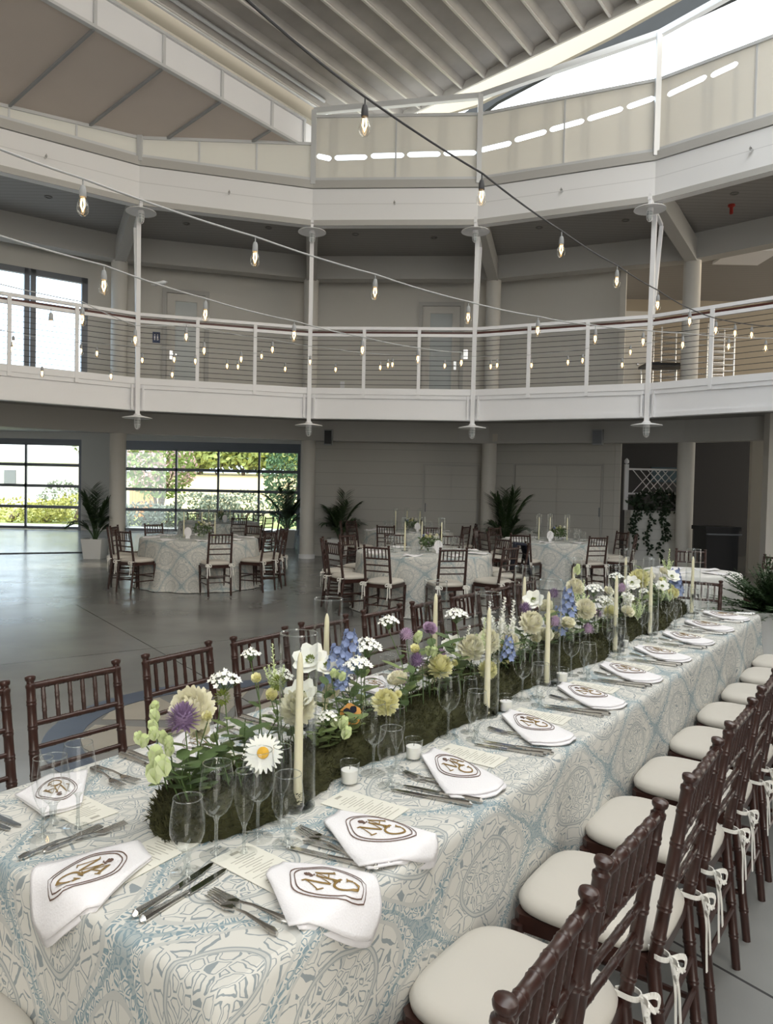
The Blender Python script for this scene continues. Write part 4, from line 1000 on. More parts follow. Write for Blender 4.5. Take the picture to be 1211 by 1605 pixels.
gtab = None; HRS = set(); HN = ['twelve', 'one', 'two', 'three', 'four', 'five', 'six', 'seven', 'eight', 'nine', 'ten', 'eleven']
for k, (nm, (x, y), angs, ph) in enumerate(TABLES):
    c = round_cloth(k == 5, seed=k); c.location = (x, y, 0); SC = .56 if k == 5 else 1.0; c.scale = (SC, SC, 1)
    tag(c, ('plain white' if k == 5 else 'patterned pale blue') + ' floor-length cloth on %s' % ph, 'tablecloth', 'round tablecloths')
    if gtab is None:
        gtab = empty('round_table', (0, 0, 0), 0, None, 'table'); b = MB(); b.lathe([(0, .72), (.90, .72), (.905, .735), (.90, .752), (0, .752)], 48); b.build('table_top', 'trunk', gtab)
        for q in range(4):
            b = MB(); a = rad(45+90*q); b.tube([(.5*math.cos(a), .5*math.sin(a), 0), (.5*math.cos(a), .5*math.sin(a), .72)], .02, 8); b.build('leg', 'alu', gtab)
    gg = place(gtab, (x, y, 0), 0, 'round banquet table under the floor-length cloth, %s' % ph, 'round banquet tables'); gg.scale = (SC, SC, 1)
    for q, a in enumerate(angs):
        p = Vector((x+(1.14 if k < 5 else .95)*math.cos(rad(a)), y+(1.14 if k < 5 else .95)*math.sin(rad(a)), 0)); dv = Vector((x, y, 0))-p
        hr = int(round(((90-a) % 360)/30)) % 12
        while (k, hr) in HRS: hr = (hr+1) % 12
        HRS.add((k, hr)); sec = a % 360; wd = 'left side' if 157 <= sec < 203 else 'right side' if sec < 23 or sec >= 337 else 'far right side' if sec < 68 else 'far side' if sec < 113 else 'far left side' if sec < 157 else 'front left side' if sec < 250 else 'front side' if sec < 293 else 'front right side'
        place(chair, p, face(dv)+rad(rn.uniform(-5, 5)), "ballroom chair at %s o'clock around %s" % (HN[hr], ph), 'ballroom chairs around the round tables')
# navy shawl on the chair right of the centre table
p = Vector((.52+1.33*math.cos(rad(354)), 10.1+1.33*math.sin(rad(354)), 0))
b = MB(); vs = []; n = 12
p = Vector((1.80, 10.0, 0))
for i in range(n+1):
    for j in range(9):
        t = i/n; s_ = j/8-.5; side_ = -1 if t < .45 else 1
        zz = .93-abs(t-.45)*(.95 if t < .45 else .8); xx = (t-.45)*.06+(.045*side_)+.12*(t-.45)*(t > .45)
        vs.append((xx+.012*math.sin(j*2.1+i), s_*.34*(1-.25*abs(t-.45))+.01*math.sin(i), zz+.015*math.sin(j*1.9)))
b.add(vs, [(i*9+j, i*9+j+1, (i+1)*9+j+1, (i+1)*9+j) for i in range(n) for j in range(8)])
sh = b.build('shawl', 'navy', angle=80); sh.location = p; sm = sh.modifiers.new('thick', 'SOLIDIFY'); sm.thickness = .015
tag(sh, 'dark navy sequined shawl over the chair right of the centre round table', 'shawl')

# ------------------------------------------------------------------ tableware
ZT_ = .7615
def glassware(name, cat, bowl, stem, foot):
    g = empty(name, (0, 0, 0), 0, None, cat)
    b = MB(); b.lathe(bowl, 28); b.build('bowl', 'glass', g, angle=80)
    b = MB(); r_, z_ = bowl[-1]; b.lathe([(r_, z_-.0012), (r_+.0009, z_), (r_+.0006, z_+.0012), (r_-.0006, z_+.0012), (r_-.0009, z_), (r_, z_-.0012)], 28); b.build('rim', 'stemglass', g)
    b = MB(); b.lathe(stem, 12); b.build('stem', 'stemglass', g)
    b = MB(); b.lathe(foot, 28); b.build('foot', 'glass', g); return g
wine = glassware('wine_glass', 'wine glass', [(.004, .088), (.014, .092), (.027, .104), (.036, .122), (.040, .142), (.0395, .162), (.036, .188), (.032, .213)], [(.010, .003), (.0045, .012), (.0038, .05), (.0045, .08), (.009, .0895)], [(.0, .001), (.037, .001), (.037, .003), (.015, .006), (.006, .011)])
gob = glassware('water_goblet', 'goblet', [(.006, .052), (.018, .058), (.030, .072), (.0375, .092), (.038, .112), (.035, .140), (.031, .168)], [(.014, .003), (.008, .012), (.0065, .025), (.010, .032), (.008, .042), (.012, .053)], [(.0, .001), (.035, .001), (.035, .0035), (.018, .008), (.010, .014)])
flute = glassware('champagne_flute', 'champagne flute', [(.004, .068), (.012, .080), (.020, .104), (.0245, .130), (.0245, .155), (.022, .192)], [(.010, .003), (.004, .012), (.0036, .04), (.0045, .062), (.008, .071)], [(.0, .001), (.031, .001), (.031, .003), (.012, .006), (.006, .010)])
def knife_mesh():
    g = empty('table_knife', (0, 0, 0), 0, None, 'knife')
    b = MB(); out = [(-.009, .0), (-.010, -.03), (-.0095, -.07), (-.006, -.105), (.0, -.118), (.006, -.11), (.007, -.06), (.006, .0)]
    b.add([(x, y, .003) for x, y in out]+[(x, y, .0045) for x, y in out], [tuple(range(8))[::-1], tuple(range(8, 16))]+[(i, (i+1) % 8, 8+(i+1) % 8, 8+i) for i in range(8)]); b.build('blade', 'cutlery', g, smooth=False)
    b = MB(); b.tube([(0, -.005, .004), (0, .01, .004), (0, .05, .005), (0, .09, .006), (0, .112, .006), (0, .12, .005)], [.005, .0055, .006, .008, .009, .003], 8); b.build('handle', 'cutlery', g); return g
def fork_mesh(sc=1.0):
    g = empty('table_fork', (0, 0, 0), 0, None, 'fork')
    b = MB()
    for k in range(4):
        x = (-.0095+.00633*k)*sc; b.beam((x, -.100*sc, .010), (x, -.052*sc, .006), .0034, .0022)
    b.add([(-.012*sc, -.054*sc, .005), (.012*sc, -.054*sc, .005), (.011*sc, -.04*sc, .003), (.003*sc, -.02*sc, .006), (-.003*sc, -.02*sc, .006), (-.011*sc, -.04*sc, .003)]+[(-.012*sc, -.054*sc, .0075), (.012*sc, -.054*sc, .0075), (.011*sc, -.04*sc, .0055), (.003*sc, -.02*sc, .009), (-.003*sc, -.02*sc, .009), (-.011*sc, -.04*sc, .0055)], [(0, 1, 2, 3, 4, 5)[::-1], (6, 7, 8, 9, 10, 11)]+[(i, (i+1) % 6, 6+(i+1) % 6, 6+i) for i in range(6)]); b.build('tines', 'cutlery', g, smooth=False)
    b = MB(); b.tube([(0, -.025*sc, .0075), (0, .01*sc, .011), (0, .05*sc, .008), (0, .085*sc, .005), (0, .098*sc, .004)], [.003, .003, .0045, .0075, .004], 8); b.build('handle', 'cutlery', g); return g
knife = knife_mesh(); fork = fork_mesh()
def ribbon_on(mb, fn, pts, w0, w1=None, n=1, dz=.0):
    """thin raised band of thread following 2D points mapped by fn"""
    w1 = w0 if w1 is None else w1; L = []
    for (p, q) in zip(pts[:-1], pts[1:]):
        for i in range(n): L.append((p[0]+(q[0]-p[0])*i/n, p[1]+(q[1]-p[1])*i/n))
    L.append(pts[-1]); vs = []; k = len(L)
    for i, p in enumerate(L):
        a = L[max(0, i-1)]; c = L[min(k-1, i+1)]; dx, dy = c[0]-a[0], c[1]-a[1]; l = math.hypot(dx, dy) or 1; nx, ny = -dy/l, dx/l; w = w0+(w1-w0)*i/(k-1)
        vs += [fn(p[0]+nx*w, p[1]+ny*w), fn(p[0]-nx*w, p[1]-ny*w)]
    top = [v+Vector((0, 0, .0012)) for v in vs]; m_ = len(vs)
    fs = [(2*i, 2*i+2, 2*i+3, 2*i+1) for i in range(k-1)]
    mb.add(vs+top, [tuple(m_+j for j in f) for f in fs]+[(2*i, 2*i+2, m_+2*i+2, m_+2*i) for i in range(k-1)]+[(2*i+1, 2*i+3, m_+2*i+3, m_+2*i+1) for i in range(k-1)])
NF = 1
def make_napkin(A, Bc, Cc, Dc, Ec, phase=0.0):
    """folded linen; local x along the table edge, local y outward, y>0 hangs over the edge"""
    A, Bc, Cc, Dc, Ec = [Vector((*p, 0)) for p in (A, Bc, Cc, Dc, Ec)]
    Q = (Dc - Ec*.2025 - Cc*.3025)/.495
    def flat(s, t):
        bot = .6*(Ec*(1-s)**2+Q*2*s*(1-s)+Cc*s*s)+.4*(Ec.lerp(Dc, s/.5) if s < .5 else Dc.lerp(Cc, (s-.5)/.5)); return A.lerp(Bc, s).lerp(bot, t)
    def P(s, t, lift=0.0):
        p = flat(s, t); x, y = p.x, p.y
        puff = .010*math.sin(PI*min(1, max(0, s)))*math.sin(PI*min(1, max(0, t*.9+.1)))+.004*math.sin(5*s+4*t+phase)+.010*max(0, t-.75)*math.sin(9*s+phase)*4*.5
        z = .7765+puff+lift
        e = .008
        if y > e: return Vector((e+.026*min(1, (y-e)*14)+.05*(y-e)+lift+abs(puff)*.5, x, z-(y-e)*.9))
        return Vector((y, x, z))
    g = empty('napkin', (0, 0, 0), 0, None, 'napkin')
    for nm, lift, sh in (('linen_fold', 0, 1.0), ('linen_underfold', -.007, .97)):
        b = MB(); ns, nt_ = 16, 20
        vs = [P(i/ns*1.0 if sh == 1 else .03+.96*i/ns, j/nt_*(1.0 if sh == 1 else 1.035), lift) for j in range(nt_+1) for i in range(ns+1)]
        b.add(vs, [((j+1)*(ns+1)+i, (j+1)*(ns+1)+i+1, j*(ns+1)+i+1, j*(ns+1)+i)[::NF] for j in range(nt_) for i in range(ns)])
        o = b.build(nm, 'linen', g, angle=80); sm = o.modifiers.new('thick', 'SOLIDIFY'); sm.thickness = .004; sm.offset = -1
    fn = lambda x, y: P(.5+x*.36, .46-y*.30, .0012)
    b = MB()
    for r_ in (1.0, .88): ribbon_on(b, fn, [(r_*math.cos(2*PI*i/40)*(1+.03*math.cos(8*PI*i/40)), r_*math.sin(2*PI*i/40)) for i in range(41)], .013)
    b.build('oval_border', 'brown_thread', g)
    b = MB()
    def st(p, q, w): ribbon_on(b, fn, [p, q], w, n=4)
    st((-.62, -.22), (-.47, .38), .011); st((-.47, .38), (-.20, -.15), .036); st((-.20, -.15), (.04, .38), .011); st((.04, .38), (.12, -.22), .036)
    for x in (-.66, .04): st((x, -.22), (x+.18, -.22), .016)
    for x in (-.6, .0): st((x, .38), (x+.16, .38), .016)
    st((.02, -.10), (.32, .44), .011); st((.32, .44), (.60, -.10), .036); st((.14, .08), (.50, .08), .015)
    for x in (-.06, .5): st((x, -.10), (x+.18, -.10), .016)
    ribbon_on(b, fn, [(.02+.30*math.cos(rad(a)), -.42+.26*math.sin(rad(a))) for a in range(40, 331, 15)], .028)
    st((.16, -.40), (.38, -.40), .016); st((.29, -.56), (.29, -.40), .035)
    b.build('monogram', 'gold', g)
    b = MB()
    for a in (-60, -30, 0, 30, 60): st((-.02, .50), (-.02+.17*math.sin(rad(a)), .52+.17*math.cos(rad(a))), .022)
    ribbon_on(b, fn, [(-.02, .48), (-.10, .44), (-.18, .46)], .014); ribbon_on(b, fn, [(-.02, .48), (.06, .44), (.14, .46)], .014)
    b.build('flower_emblem', 'brown_thread', g); return g
T2 = ((0, -.311), (.08, -.32), (.01, -.035), (-.085, .0), (-.20, -.10))
n1 = make_napkin((0, -.184), (.066, -.197), (.14, -.018), (.09, .115), (-.10, -.022), .4)
n2 = make_napkin((0, -.247), (.08, -.265), (.12, -.045), (.085, .055), (-.11, -.05), 1.2)
n3 = make_napkin(*T2, 2.0)
n3L = make_napkin((.0, -.26), (.10, -.25), (.07, -.06), (-.04, -.03), (-.13, -.08), 2.7)
nH = make_napkin((-.03, -.21), (.05, -.19), (.13, -.01), (.02, .115), (-.11, -.02), .9)
NA = [.287, .549, 1.087, 1.616, 2.15, 2.66, 3.18, 3.71, 4.24, 4.74]
HALF = UANG-PI/2   # local x points out over the right edge, local y runs along the table
def R_right(a): return TP(a, 0), HALF
def R_left(a): return TP(a, -WT), HALF+PI
def R_head(b_): return TP(0, b_), UANG+PI
def nth(i): return 'nearest the camera' if i == 0 else '%s from the near end' % ORD[i]
RK = [a+.30 for a in NA]; RK[0] = .485; RK[1] = .905; RK[2] = 1.38; RK[9] = 4.96
LCt = [.25+.475*i for i in range(10)]
rn = random.Random(21)
for i, a in enumerate(NA):
    p, r = R_right(a); place(n1 if i == 0 else n2 if i == 1 else n3, p, r+rad(rn.uniform(-3, 3) if i > 2 else 0), 'white monogrammed napkin, right side of the long table, %s' % nth(i), 'monogrammed napkins on the right side')
for i, a in enumerate(LCt):
    p, r = R_left(a); place(n3L, p, r+rad(rn.uniform(-4, 4)), 'white monogrammed napkin, left side of the long table, %s' % nth(i), 'monogrammed napkins on the left side')
p, r = R_head(-.49); place(nH, p, r, 'white monogrammed napkin hanging over the near end of the long table')
# menu cards with lines of small print
def make_card():
    g = empty('menu_card', (0, 0, 0), 0, None, 'menu'); b = MB(); b.box((-.105, -.055, .0), (.105, .055, .0015)); b.build('card', 'card', g, smooth=False)
    b = MB(); x = -.085
    b.box((-.092, -.012, .0015), (-.082, .012, .0018))
    rc = random.Random(3)
    for k in range(17):
        x = -.068+k*.0094; w = rc.uniform(.022, .045) if k % 3 else rc.uniform(.012, .02); b.box((x, -w, .0015), (x+.0022, w, .0018))
    b.build('printed_lines', 'ink', g, smooth=False); return g
mc = make_card()
for i, a in enumerate(NA):
    da, db, rr = (.035, -.235, 0) if i == 0 else (.165, -.245, 0) if i == 1 else (.135, -.21, 0)
    place(mc, TP(a+da, db, ZT_), HALF+rad(rn.uniform(-3, 3)), 'ivory menu card tucked under the right-side napkin, %s' % nth(i), 'menu cards on the right side')
for i, a in enumerate(LCt): place(mc, TP(a-.01, -WT+.25, ZT_), HALF+PI+rad(rn.uniform(-4, 4)), 'ivory menu card tucked under the left-side napkin, %s' % nth(i), 'menu cards on the left side')
place(mc, TP(.20, -.47, ZT_), UANG+PI+rad(4), 'ivory menu card under the napkin at the near head of the table')
# knives (two per setting), forks (two per setting)
rk = HALF-PI/2   # blade away from the guest (local -y toward the table centre)
def lay(pr, a, b_, rz, lab, grp, z=0.0, ry=0): return place(pr, TP(a, b_, ZT_+z), rz, lab, grp, ry=ry)
for i, a in enumerate(RK):
    for q, da in ((0, 0), (1, -.028)):
        lay(knife, a+da+(0, -.012)[q], -.125-.012*q, HALF+rad(-90+(11 if i < 3 else 7)+rn.uniform(-2, 2)), 'steel knife beside the %s right-side napkin, %s of the pair' % ('nearest' if i == 0 else ORD[i], ('far one', 'near one')[q]), 'knives on the right side')
for i, a in enumerate(NA):
    if i == 0: fp = ((.193, -.135), (.165, -.125))
    else: fp = ((a-.035 if i == 1 else a-.115, -.195), (a-.06 if i == 1 else a-.14, -.185))
    for q, (fa, fb) in enumerate(fp): lay(fork, fa, fb, HALF+rad(-90+(3, -6)[q]+(4 if i == 0 else 0)), 'steel fork left of the %s right-side napkin, %s of the pair' % ('nearest' if i == 0 else ORD[i], ('far one', 'near one')[q]), 'forks on the right side', z=.001*q-(.0045 if i else 0))
for i, a in enumerate(LCt):
    for q in (0, 1):
        lay(knife, a-.16-.03*q, -WT+.13, HALF+PI/2+rad(4+rn.uniform(-2, 2)), 'steel knife beside the left-side napkin, %s, %s of the pair' % (nth(i), ('inner one', 'outer one')[q]), 'knives on the left side')
        lay(fork, a+.15+.03*q, -WT+.14, HALF+PI/2+rad(-8+10*q), 'steel fork beside the left-side napkin, %s, %s of the pair' % (nth(i), ('inner one', 'outer one')[q]), 'forks on the left side')
for q in (0, 1):
    lay(knife, .150, (-.272, -.305)[q], UANG+PI/2+rad((5, 9)[q]), 'steel knife at the near end of the table, %s of the two' % ('right one', 'left one')[q], 'knives at the near end')
    lay(fork, (.160, .110)[q], (-.648, -.668)[q], UANG+PI/2+rad((-8, -3)[q]), 'steel fork at the near end of the table, %s of the two' % ('inner one', 'outer one')[q], 'forks at the near end', z=.001*q)
# stemware
GR = [.433, .861, 1.358, 1.875, 2.388, 2.906, 3.46, 3.97, 4.47, 4.86]
for i, a in enumerate(GR):
    w = 'on the right side of the long table, %s' % nth(i)
    for pr, nm, (ga, gb) in ((wine, 'clear wine glass', (.412, -.336) if i == 0 else (a+(.043 if i == 1 else -.03 if i == 2 else .03), -.36)),
                             (gob, 'clear water goblet', (.433, -.259) if i == 0 else (a, -.268 if i < 5 else -.30)),
                             (flute, 'clear champagne flute', (.508, -.351) if i == 0 else (a+(.11 if i == 1 else .055 if i == 2 else .10), -.325))):
        place(pr, TP(ga, gb, ZT_), rn.uniform(0, 3), '%s %s' % (nm, w), '%ses on the right side' % nm.split(' ', 1)[1])
for i, a in enumerate(LCt):
    w = 'on the left side of the long table, %s' % nth(i)
    for pr, nm, (ga, gb) in ((wine, 'clear wine glass', (a-.075, -.705)), (gob, 'clear water goblet', (a-.095, -.78)), (flute, 'clear champagne flute', (a-.15, -.73))):
        if i: ga -= .0; gb -= .02
        place(pr, TP(ga, gb, ZT_), rn.uniform(0, 3), '%s %s' % (nm, w), '%ses on the left side' % nm.split(' ', 1)[1])
for pr, nm, pos in ((gob, 'clear water goblet', (.202, -.335)), (wine, 'clear wine glass', (.296, -.35)), (flute, 'clear champagne flute', (.341, -.307))):
    place(pr, TP(*pos, ZT_), .4, '%s before the near end of the moss, left near cluster' % nm)
# hurricane cylinders with taper candles, votives
hc = MB(); hc.lathe([(.0, .002), (.048, .002), (.0495, .006), (.0495, .459), (.0465, .459), (.0465, .008), (.0, .008)], 40)
hco = hc.build('hurricane_glass', 'tube', angle=50); tag(hco, cat='glass cylinder')
rg = MB(); rg.lathe([(.0462, .457), (.048, .4612), (.0498, .457)], 40); rg.build('rim', 'stemglass', hco)
hb_ = MB(); hb_.lathe([(.0, .0003), (.049, .0003), (.0497, .006), (.047, .007)], 40); hb_.build('glass_base', 'stemglass', hco)
tc_ = empty('taper_candle', (0, 0, 0), 0, None, 'candle')
b = MB(); b.lathe([(.0, .0), (.0125, .0), (.0125, .02), (.011, .2), (.0085, .36), (.007, .385), (.003, .398), (.0, .40)], 16); b.build('wax', 'candle', tc_)
b = MB(); b.tube([(0, 0, .398), (.001, 0, .408)], .001, 5); b.build('wick', 'wick', tc_)
CR = [(.60, -.385), (1.632, -.38), (2.209, -.38), (3.09, -.38), (3.70, -.38), (4.718, -.38)]
CLf = [(1.114, -.72), (1.807, -.72), (2.666, -.72), (3.329, -.72), (4.293, -.72)]
for side_, lst in (('right', CR), ('left', CLf)):
    for i, (a, b_) in enumerate(lst):
        w = 'on the %s of the long table flowers, %s' % (side_, nth(i))
        place(hco, TP(a, b_, ZT_), 0, 'tall glass cylinder %s' % w, 'tall glass cylinders on the long table')
        place(tc_, TP(a+rn.uniform(-.006, .006), b_+rn.uniform(-.006, .006), ZT_+.008), 0, 'ivory taper candle %s' % w, 'taper candles on the long table', rx=rad(rn.uniform(-1, 1)))
vt = empty('votive', (0, 0, 0), 0, None, 'votive candle')
b = MB(); n = 48
def vr(j): return 1+(.03 if j % 3 == 0 else 0)
vs = []; pr_ = [(.021, .0), (.024, .004), (.0285, .062), (.0265, .062), (.0225, .006)]
for r, z in pr_:
    for j in range(n): a = 2*PI*j/n; k = vr(j) if z < .06 else 1; vs.append((r*k*math.cos(a), r*k*math.sin(a), z))
b.add(vs, [(i*n+j, i*n+(j+1) % n, (i+1)*n+(j+1) % n, (i+1)*n+j) for i in range(4) for j in range(n)]); b.build('glass_cup', 'tube', vt)
b = MB(); b.lathe([(0, .005), (.0215, .005), (.0245, .040), (.0, .041)], 24); b.build('wax', 'wax', vt)
b = MB(); b.tube([(0, 0, .04), (.001, 0, .05)], .001, 5); b.build('wick', 'wick', vt)
b = MB(); b.lathe([(.0275, .0615), (.0285, .064), (.0290, .0615)], 36); b.build('rim', 'stemglass', vt)
for i, (a, b_) in enumerate(((.807, -.372), (1.083, -.337), (1.722, -.34), (2.28, -.345), (3.209, -.375), (.95, -.70), (1.95, -.70), (3.05, -.70))):
    place(vt, TP(a, b_, ZT_), 0, 'small ribbed glass votive %s of the moss, %s' % ('right' if i < 5 else 'left', nth(i if i < 5 else i-5)), 'votives along the moss')

# ------------------------------------------------------------------ settings on the round tables
vase_n = 0
def bouquet_at(loc, label, s=1.0, seed=0):
    rb = random.Random(seed); g = empty('flower_bouquet', loc, 0, label, 'flowers')
    b = MB(); b.lathe([(0, 0), (.05*s, 0), (.06*s, .10*s), (.055*s, .10*s), (.0, .09*s)], 20); b.build('vase', 'planter' if s < 1 else 'stemglass', g)
    b = MB(); leaf_cloud(b, (0, 0, .15*s), .13*s, .13*s, .09*s, 160, .05*s, rnd=rb); b.build('leaf', 'leaf', g)
    for k in range(9):
        a = k*2.4; r_ = .03+.09*s*((k*.37) % 1); c = Vector((r_*math.cos(a), r_*math.sin(a), .2*s+.05*rb.random())); m_ = MB()
        rr = rb.uniform(.02, .032)*s
        for q in range(40):
            th = q*2.4; ph = math.acos(1-1.7*(q+.5)/40); d = Vector((math.sin(ph)*math.cos(th), math.sin(ph)*math.sin(th), math.cos(ph)))
            m_.blade(c+d*rr*.4, d, Vector((0, 0, 1)), rr*.7, rr*.6, .3, seg=2)
        m_.build('bloom', ['p_cream', 'p_white', 'p_yellow', 'p_cream', 'p_blue', 'p_white', 'p_lilac', 'p_yellow', 'p_cream'][k], g)
nsign = MB(); nsign.prism([(.058*math.cos(2*PI*j/28), .078*math.sin(2*PI*j/28)) for j in range(28)], -.004, .004)
for i, v in enumerate(nsign.v): nsign.v[i] = (v[0], v[2], v[1]+.10)
nso = nsign.build('table_number', 'linen', smooth=False); tag(nso, cat='table sign')
b = MB(); b.box((-.03, -.015, 0), (.03, .015, .03)); b.build('stand', 'linen', nso, smooth=False)
small_nap = empty('napkin', (0, 0, 0), 0, None, 'napkin')
b = MB(); vs = []; 
for j in range(7):
    for i in range(7): s_, t_ = i/6-.5, j/6-.5; vs.append((s_*(.24-.10*(t_+.5))+.02*t_, t_*.26, .012+.008*math.sin(5*s_+3*t_)))
b.add(vs, [(j*7+i, j*7+i+1, (j+1)*7+i+1, (j+1)*7+i) for j in range(6) for i in range(6)]); so = b.build('linen_fold', 'linen', small_nap, angle=80); sm = so.modifiers.new('thick', 'SOLIDIFY'); sm.thickness = .008
for k, (nm, (x, y), angs, ph) in enumerate(TABLES):
    n = 8 if k != 5 else 4
    for j in range(n):
        a = 2*PI*j/n+.3+k; dw = ['right', 'rear right', 'rear', 'rear left', 'left', 'front left', 'front', 'front right'][int(round((a % (2*PI))/(PI/4))) % 8]
        def rp(r, da=0): return Vector((x+r*math.cos(a+da), y+r*math.sin(a+da), ZT_))
        place(small_nap, rp(.74 if k < 5 else .30), a-PI/2, 'folded white napkin on the %s of %s' % (dw, ph), 'napkins on %s' % ph)
        if k == 5: continue
        place(gob, rp(.52, .12), 0, 'clear water goblet on the %s of %s' % (dw, ph), 'goblets on %s' % ph)
        place(wine, rp(.45, .0), 0, 'clear wine glass on the %s of %s' % (dw, ph), 'wine glasses on %s' % ph)
        place(flute, rp(.47, -.14), 0, 'clear champagne flute on the %s of %s' % (dw, ph), 'champagne flutes on %s' % ph)
    if k == 5: continue
    ww = ['left one', 'middle one', 'right one']
    for q, (dx, dy) in enumerate(((-.26, .02), (-.02, .22), (.24, .02))):
        place(hco, (x+dx, y+dy, ZT_), 0, 'tall glass cylinder on %s, %s' % (ph, ww[q]), 'tall glass cylinders on the round tables')
        place(tc_, (x+dx, y+dy, ZT_+.008), 0, 'ivory taper candle in a cylinder on %s, %s' % (ph, ww[q]), 'taper candles on the round tables')
    bouquet_at((x+.06, y-.08, ZT_), 'low vase of cream, yellow and blue flowers on %s' % ph, 1.0, k)
    place(nso, (x-.12 if k in (0, 4) else x+.18, y-.26, ZT_), 0, 'oval white table number sign on %s' % ph, 'oval table signs')

# ------------------------------------------------------------------ moss runner and flowers
rn = random.Random(33)
def moss_half(a): # half width along the table
    return .125+.022*math.sin(a*5.1)+.015*math.sin(a*11.3+1)
g = empty('moss_runner', TP(0, 0, 0), 0, 'long dark green moss runner holding the flowers down the centre of the table', 'moss')
b = MB(); na_, nc_ = 200, 18; vs = []; A0, A1 = .27, 4.86; BC = -.515
def moss_pt(a, c):
    t = min(1, max(0, (a-A0)/.16)); e = min(1, max(0, (A1-a)/.14)); k = math.sqrt(max(.0, 1-(1-t)**2))*math.sqrt(max(.0, 1-(1-e)**2))
    w = moss_half(a)*max(.12, k); h = (.085+.018*math.sin(a*7.7)+.014*math.sin(a*17+2))*k
    return TP(a, BC+w*math.cos(c), ZT_+h*max(0, math.sin(c))**.6) 
from mathutils import noise
for i in range(na_+1):
    a = A0+(A1-A0)*i/na_
    for j in range(nc_+1):
        p = moss_pt(a, PI*j/nc_); q = noise.noise(p*28)*.012+noise.noise(p*60)*.006; vs.append(p+Vector((0, 0, max(0, q) if j not in (0, nc_) else 0))+Nn*math.cos(PI*j/nc_)*q)
b.add([v for v in vs], [(i*(nc_+1)+j, i*(nc_+1)+j+1, (i+1)*(nc_+1)+j+1, (i+1)*(nc_+1)+j) for i in range(na_) for j in range(nc_)])
g.location = (0, 0, 0); b.build('moss_mound', 'moss', g)
b = MB()
for _ in range(21000):
    a = A0+(A1-A0)*rn.random()**1.25; c = rn.uniform(.0, PI*.9); p = moss_pt(a, c); nrm = (Nn*math.cos(c)+Vector((0, 0, math.sin(c)+.3))).normalized()
    d = (nrm*.7+Vector((rn.gauss(0, .6), rn.gauss(0, .6), rn.gauss(0, .4)))).normalized(); L = rn.uniform(.010, .028)
    sd = d.cross(Vector((rn.gauss(0, 1), rn.gauss(0, 1), 1))).normalized()*.0016
    b.add([p-sd, p+sd, p+d*L*.6+sd*1.3+Vector((0, 0, -.001)), p+d*L], [(0, 1, 2, 3)])
mt = b.build('moss_fibre', 'moss', g); mt['kind'] = 'stuff'

def ordw(n):
    u = ['', 'first', 'second', 'third', 'fourth', 'fifth', 'sixth', 'seventh', 'eighth', 'ninth']
    if n <= 20: return ORD[n-1]
    t = ['', '', 'twenty', 'thirty', 'forty', 'fifty', 'sixty', 'seventy', 'eighty', 'ninety'][n//10]
    return t+'-'+u[n % 10] if n % 10 else t[:-1]+'ieth'
CNT = {}
def head_axis(rnd): return Vector((rnd.gauss(0, .25), -.55+rnd.gauss(0, .2), .75)).normalized()
def frame(ax):
    ax = ax.normalized(); x = ax.cross(Vector((.2, .3, 1))).normalized(); return x, ax.cross(x).normalized(), ax
def whorl(mb, c, ax, r, n, w, cone, bend, seg=3, r0=0.0, ph=0):
    x, y, z = frame(ax)
    for k in range(n):
        a = 2*PI*k/n+ph; rd = x*math.cos(a)+y*math.sin(a); d = (rd*math.cos(cone)+z*math.sin(cone)); mb.blade(c+rd*r0, d, z, r, w, bend, seg=seg)
def ball_petals(mb, c, r, n, w, rnd, cov=1.55, open_=.5):
    ax = head_axis(rnd); x, y, z = frame(ax)
    for q in range(n):
        th = q*2.39996; ph = math.acos(1-cov*(q+.5)/n); d = x*math.sin(ph)*math.cos(th)+y*math.sin(ph)*math.sin(th)+z*math.cos(ph)
        mb.blade(c+d*r*.42, (d+z*open_*.2+Vector((rnd.gauss(0, .09), rnd.gauss(0, .09), rnd.gauss(0, .09)))).normalized(), z, r*.62*rnd.uniform(.88, 1.1), w, .75, seg=3)
def core(mb, c, r): mb.lathe([(r*math.sin(PI*k/7), -r*math.cos(PI*k/7)) for k in range(8)], 12, c=tuple(c))
def leaf_on(mb, p, d, L, w): mb.blade(p, d, Vector((0, 0, 1)), L, w, -.35, seg=4)
KIND = {'dahlia': ('cream pompon dahlia', 'flower'), 'dahlia_yellow': ('pale yellow pompon dahlia', 'flower'), 'cosmos': ('white open flower with green centre', 'flower'),
 'daisy': ('white daisy with yellow centre', 'flower'), 'scabiosa': ('purple pincushion flower', 'flower'), 'scabiosa_lilac': ('lilac pincushion flower', 'flower'), 'delphinium': ('blue delphinium spike', 'flower'),
 'astilbe': ('feathery cream astilbe plume', 'flower'), 'umbel': ('white umbel flower head', 'flower'), 'rose': ('large cream white rose', 'flower'), 'rose_lilac': ('lilac rose', 'flower'),
 'bud': ('greenish white lisianthus buds', 'flower'), 'bud_yellow': ('small pale yellow bud flower', 'flower'), 'salvia': ('pale grey white flower spike', 'flower'), 'greens': ('leafy green sprig', 'greenery'), 'pansy': ('orange and dark purple pansy', 'flower'), 'pod': ('green scabiosa seed pod', 'flower')}
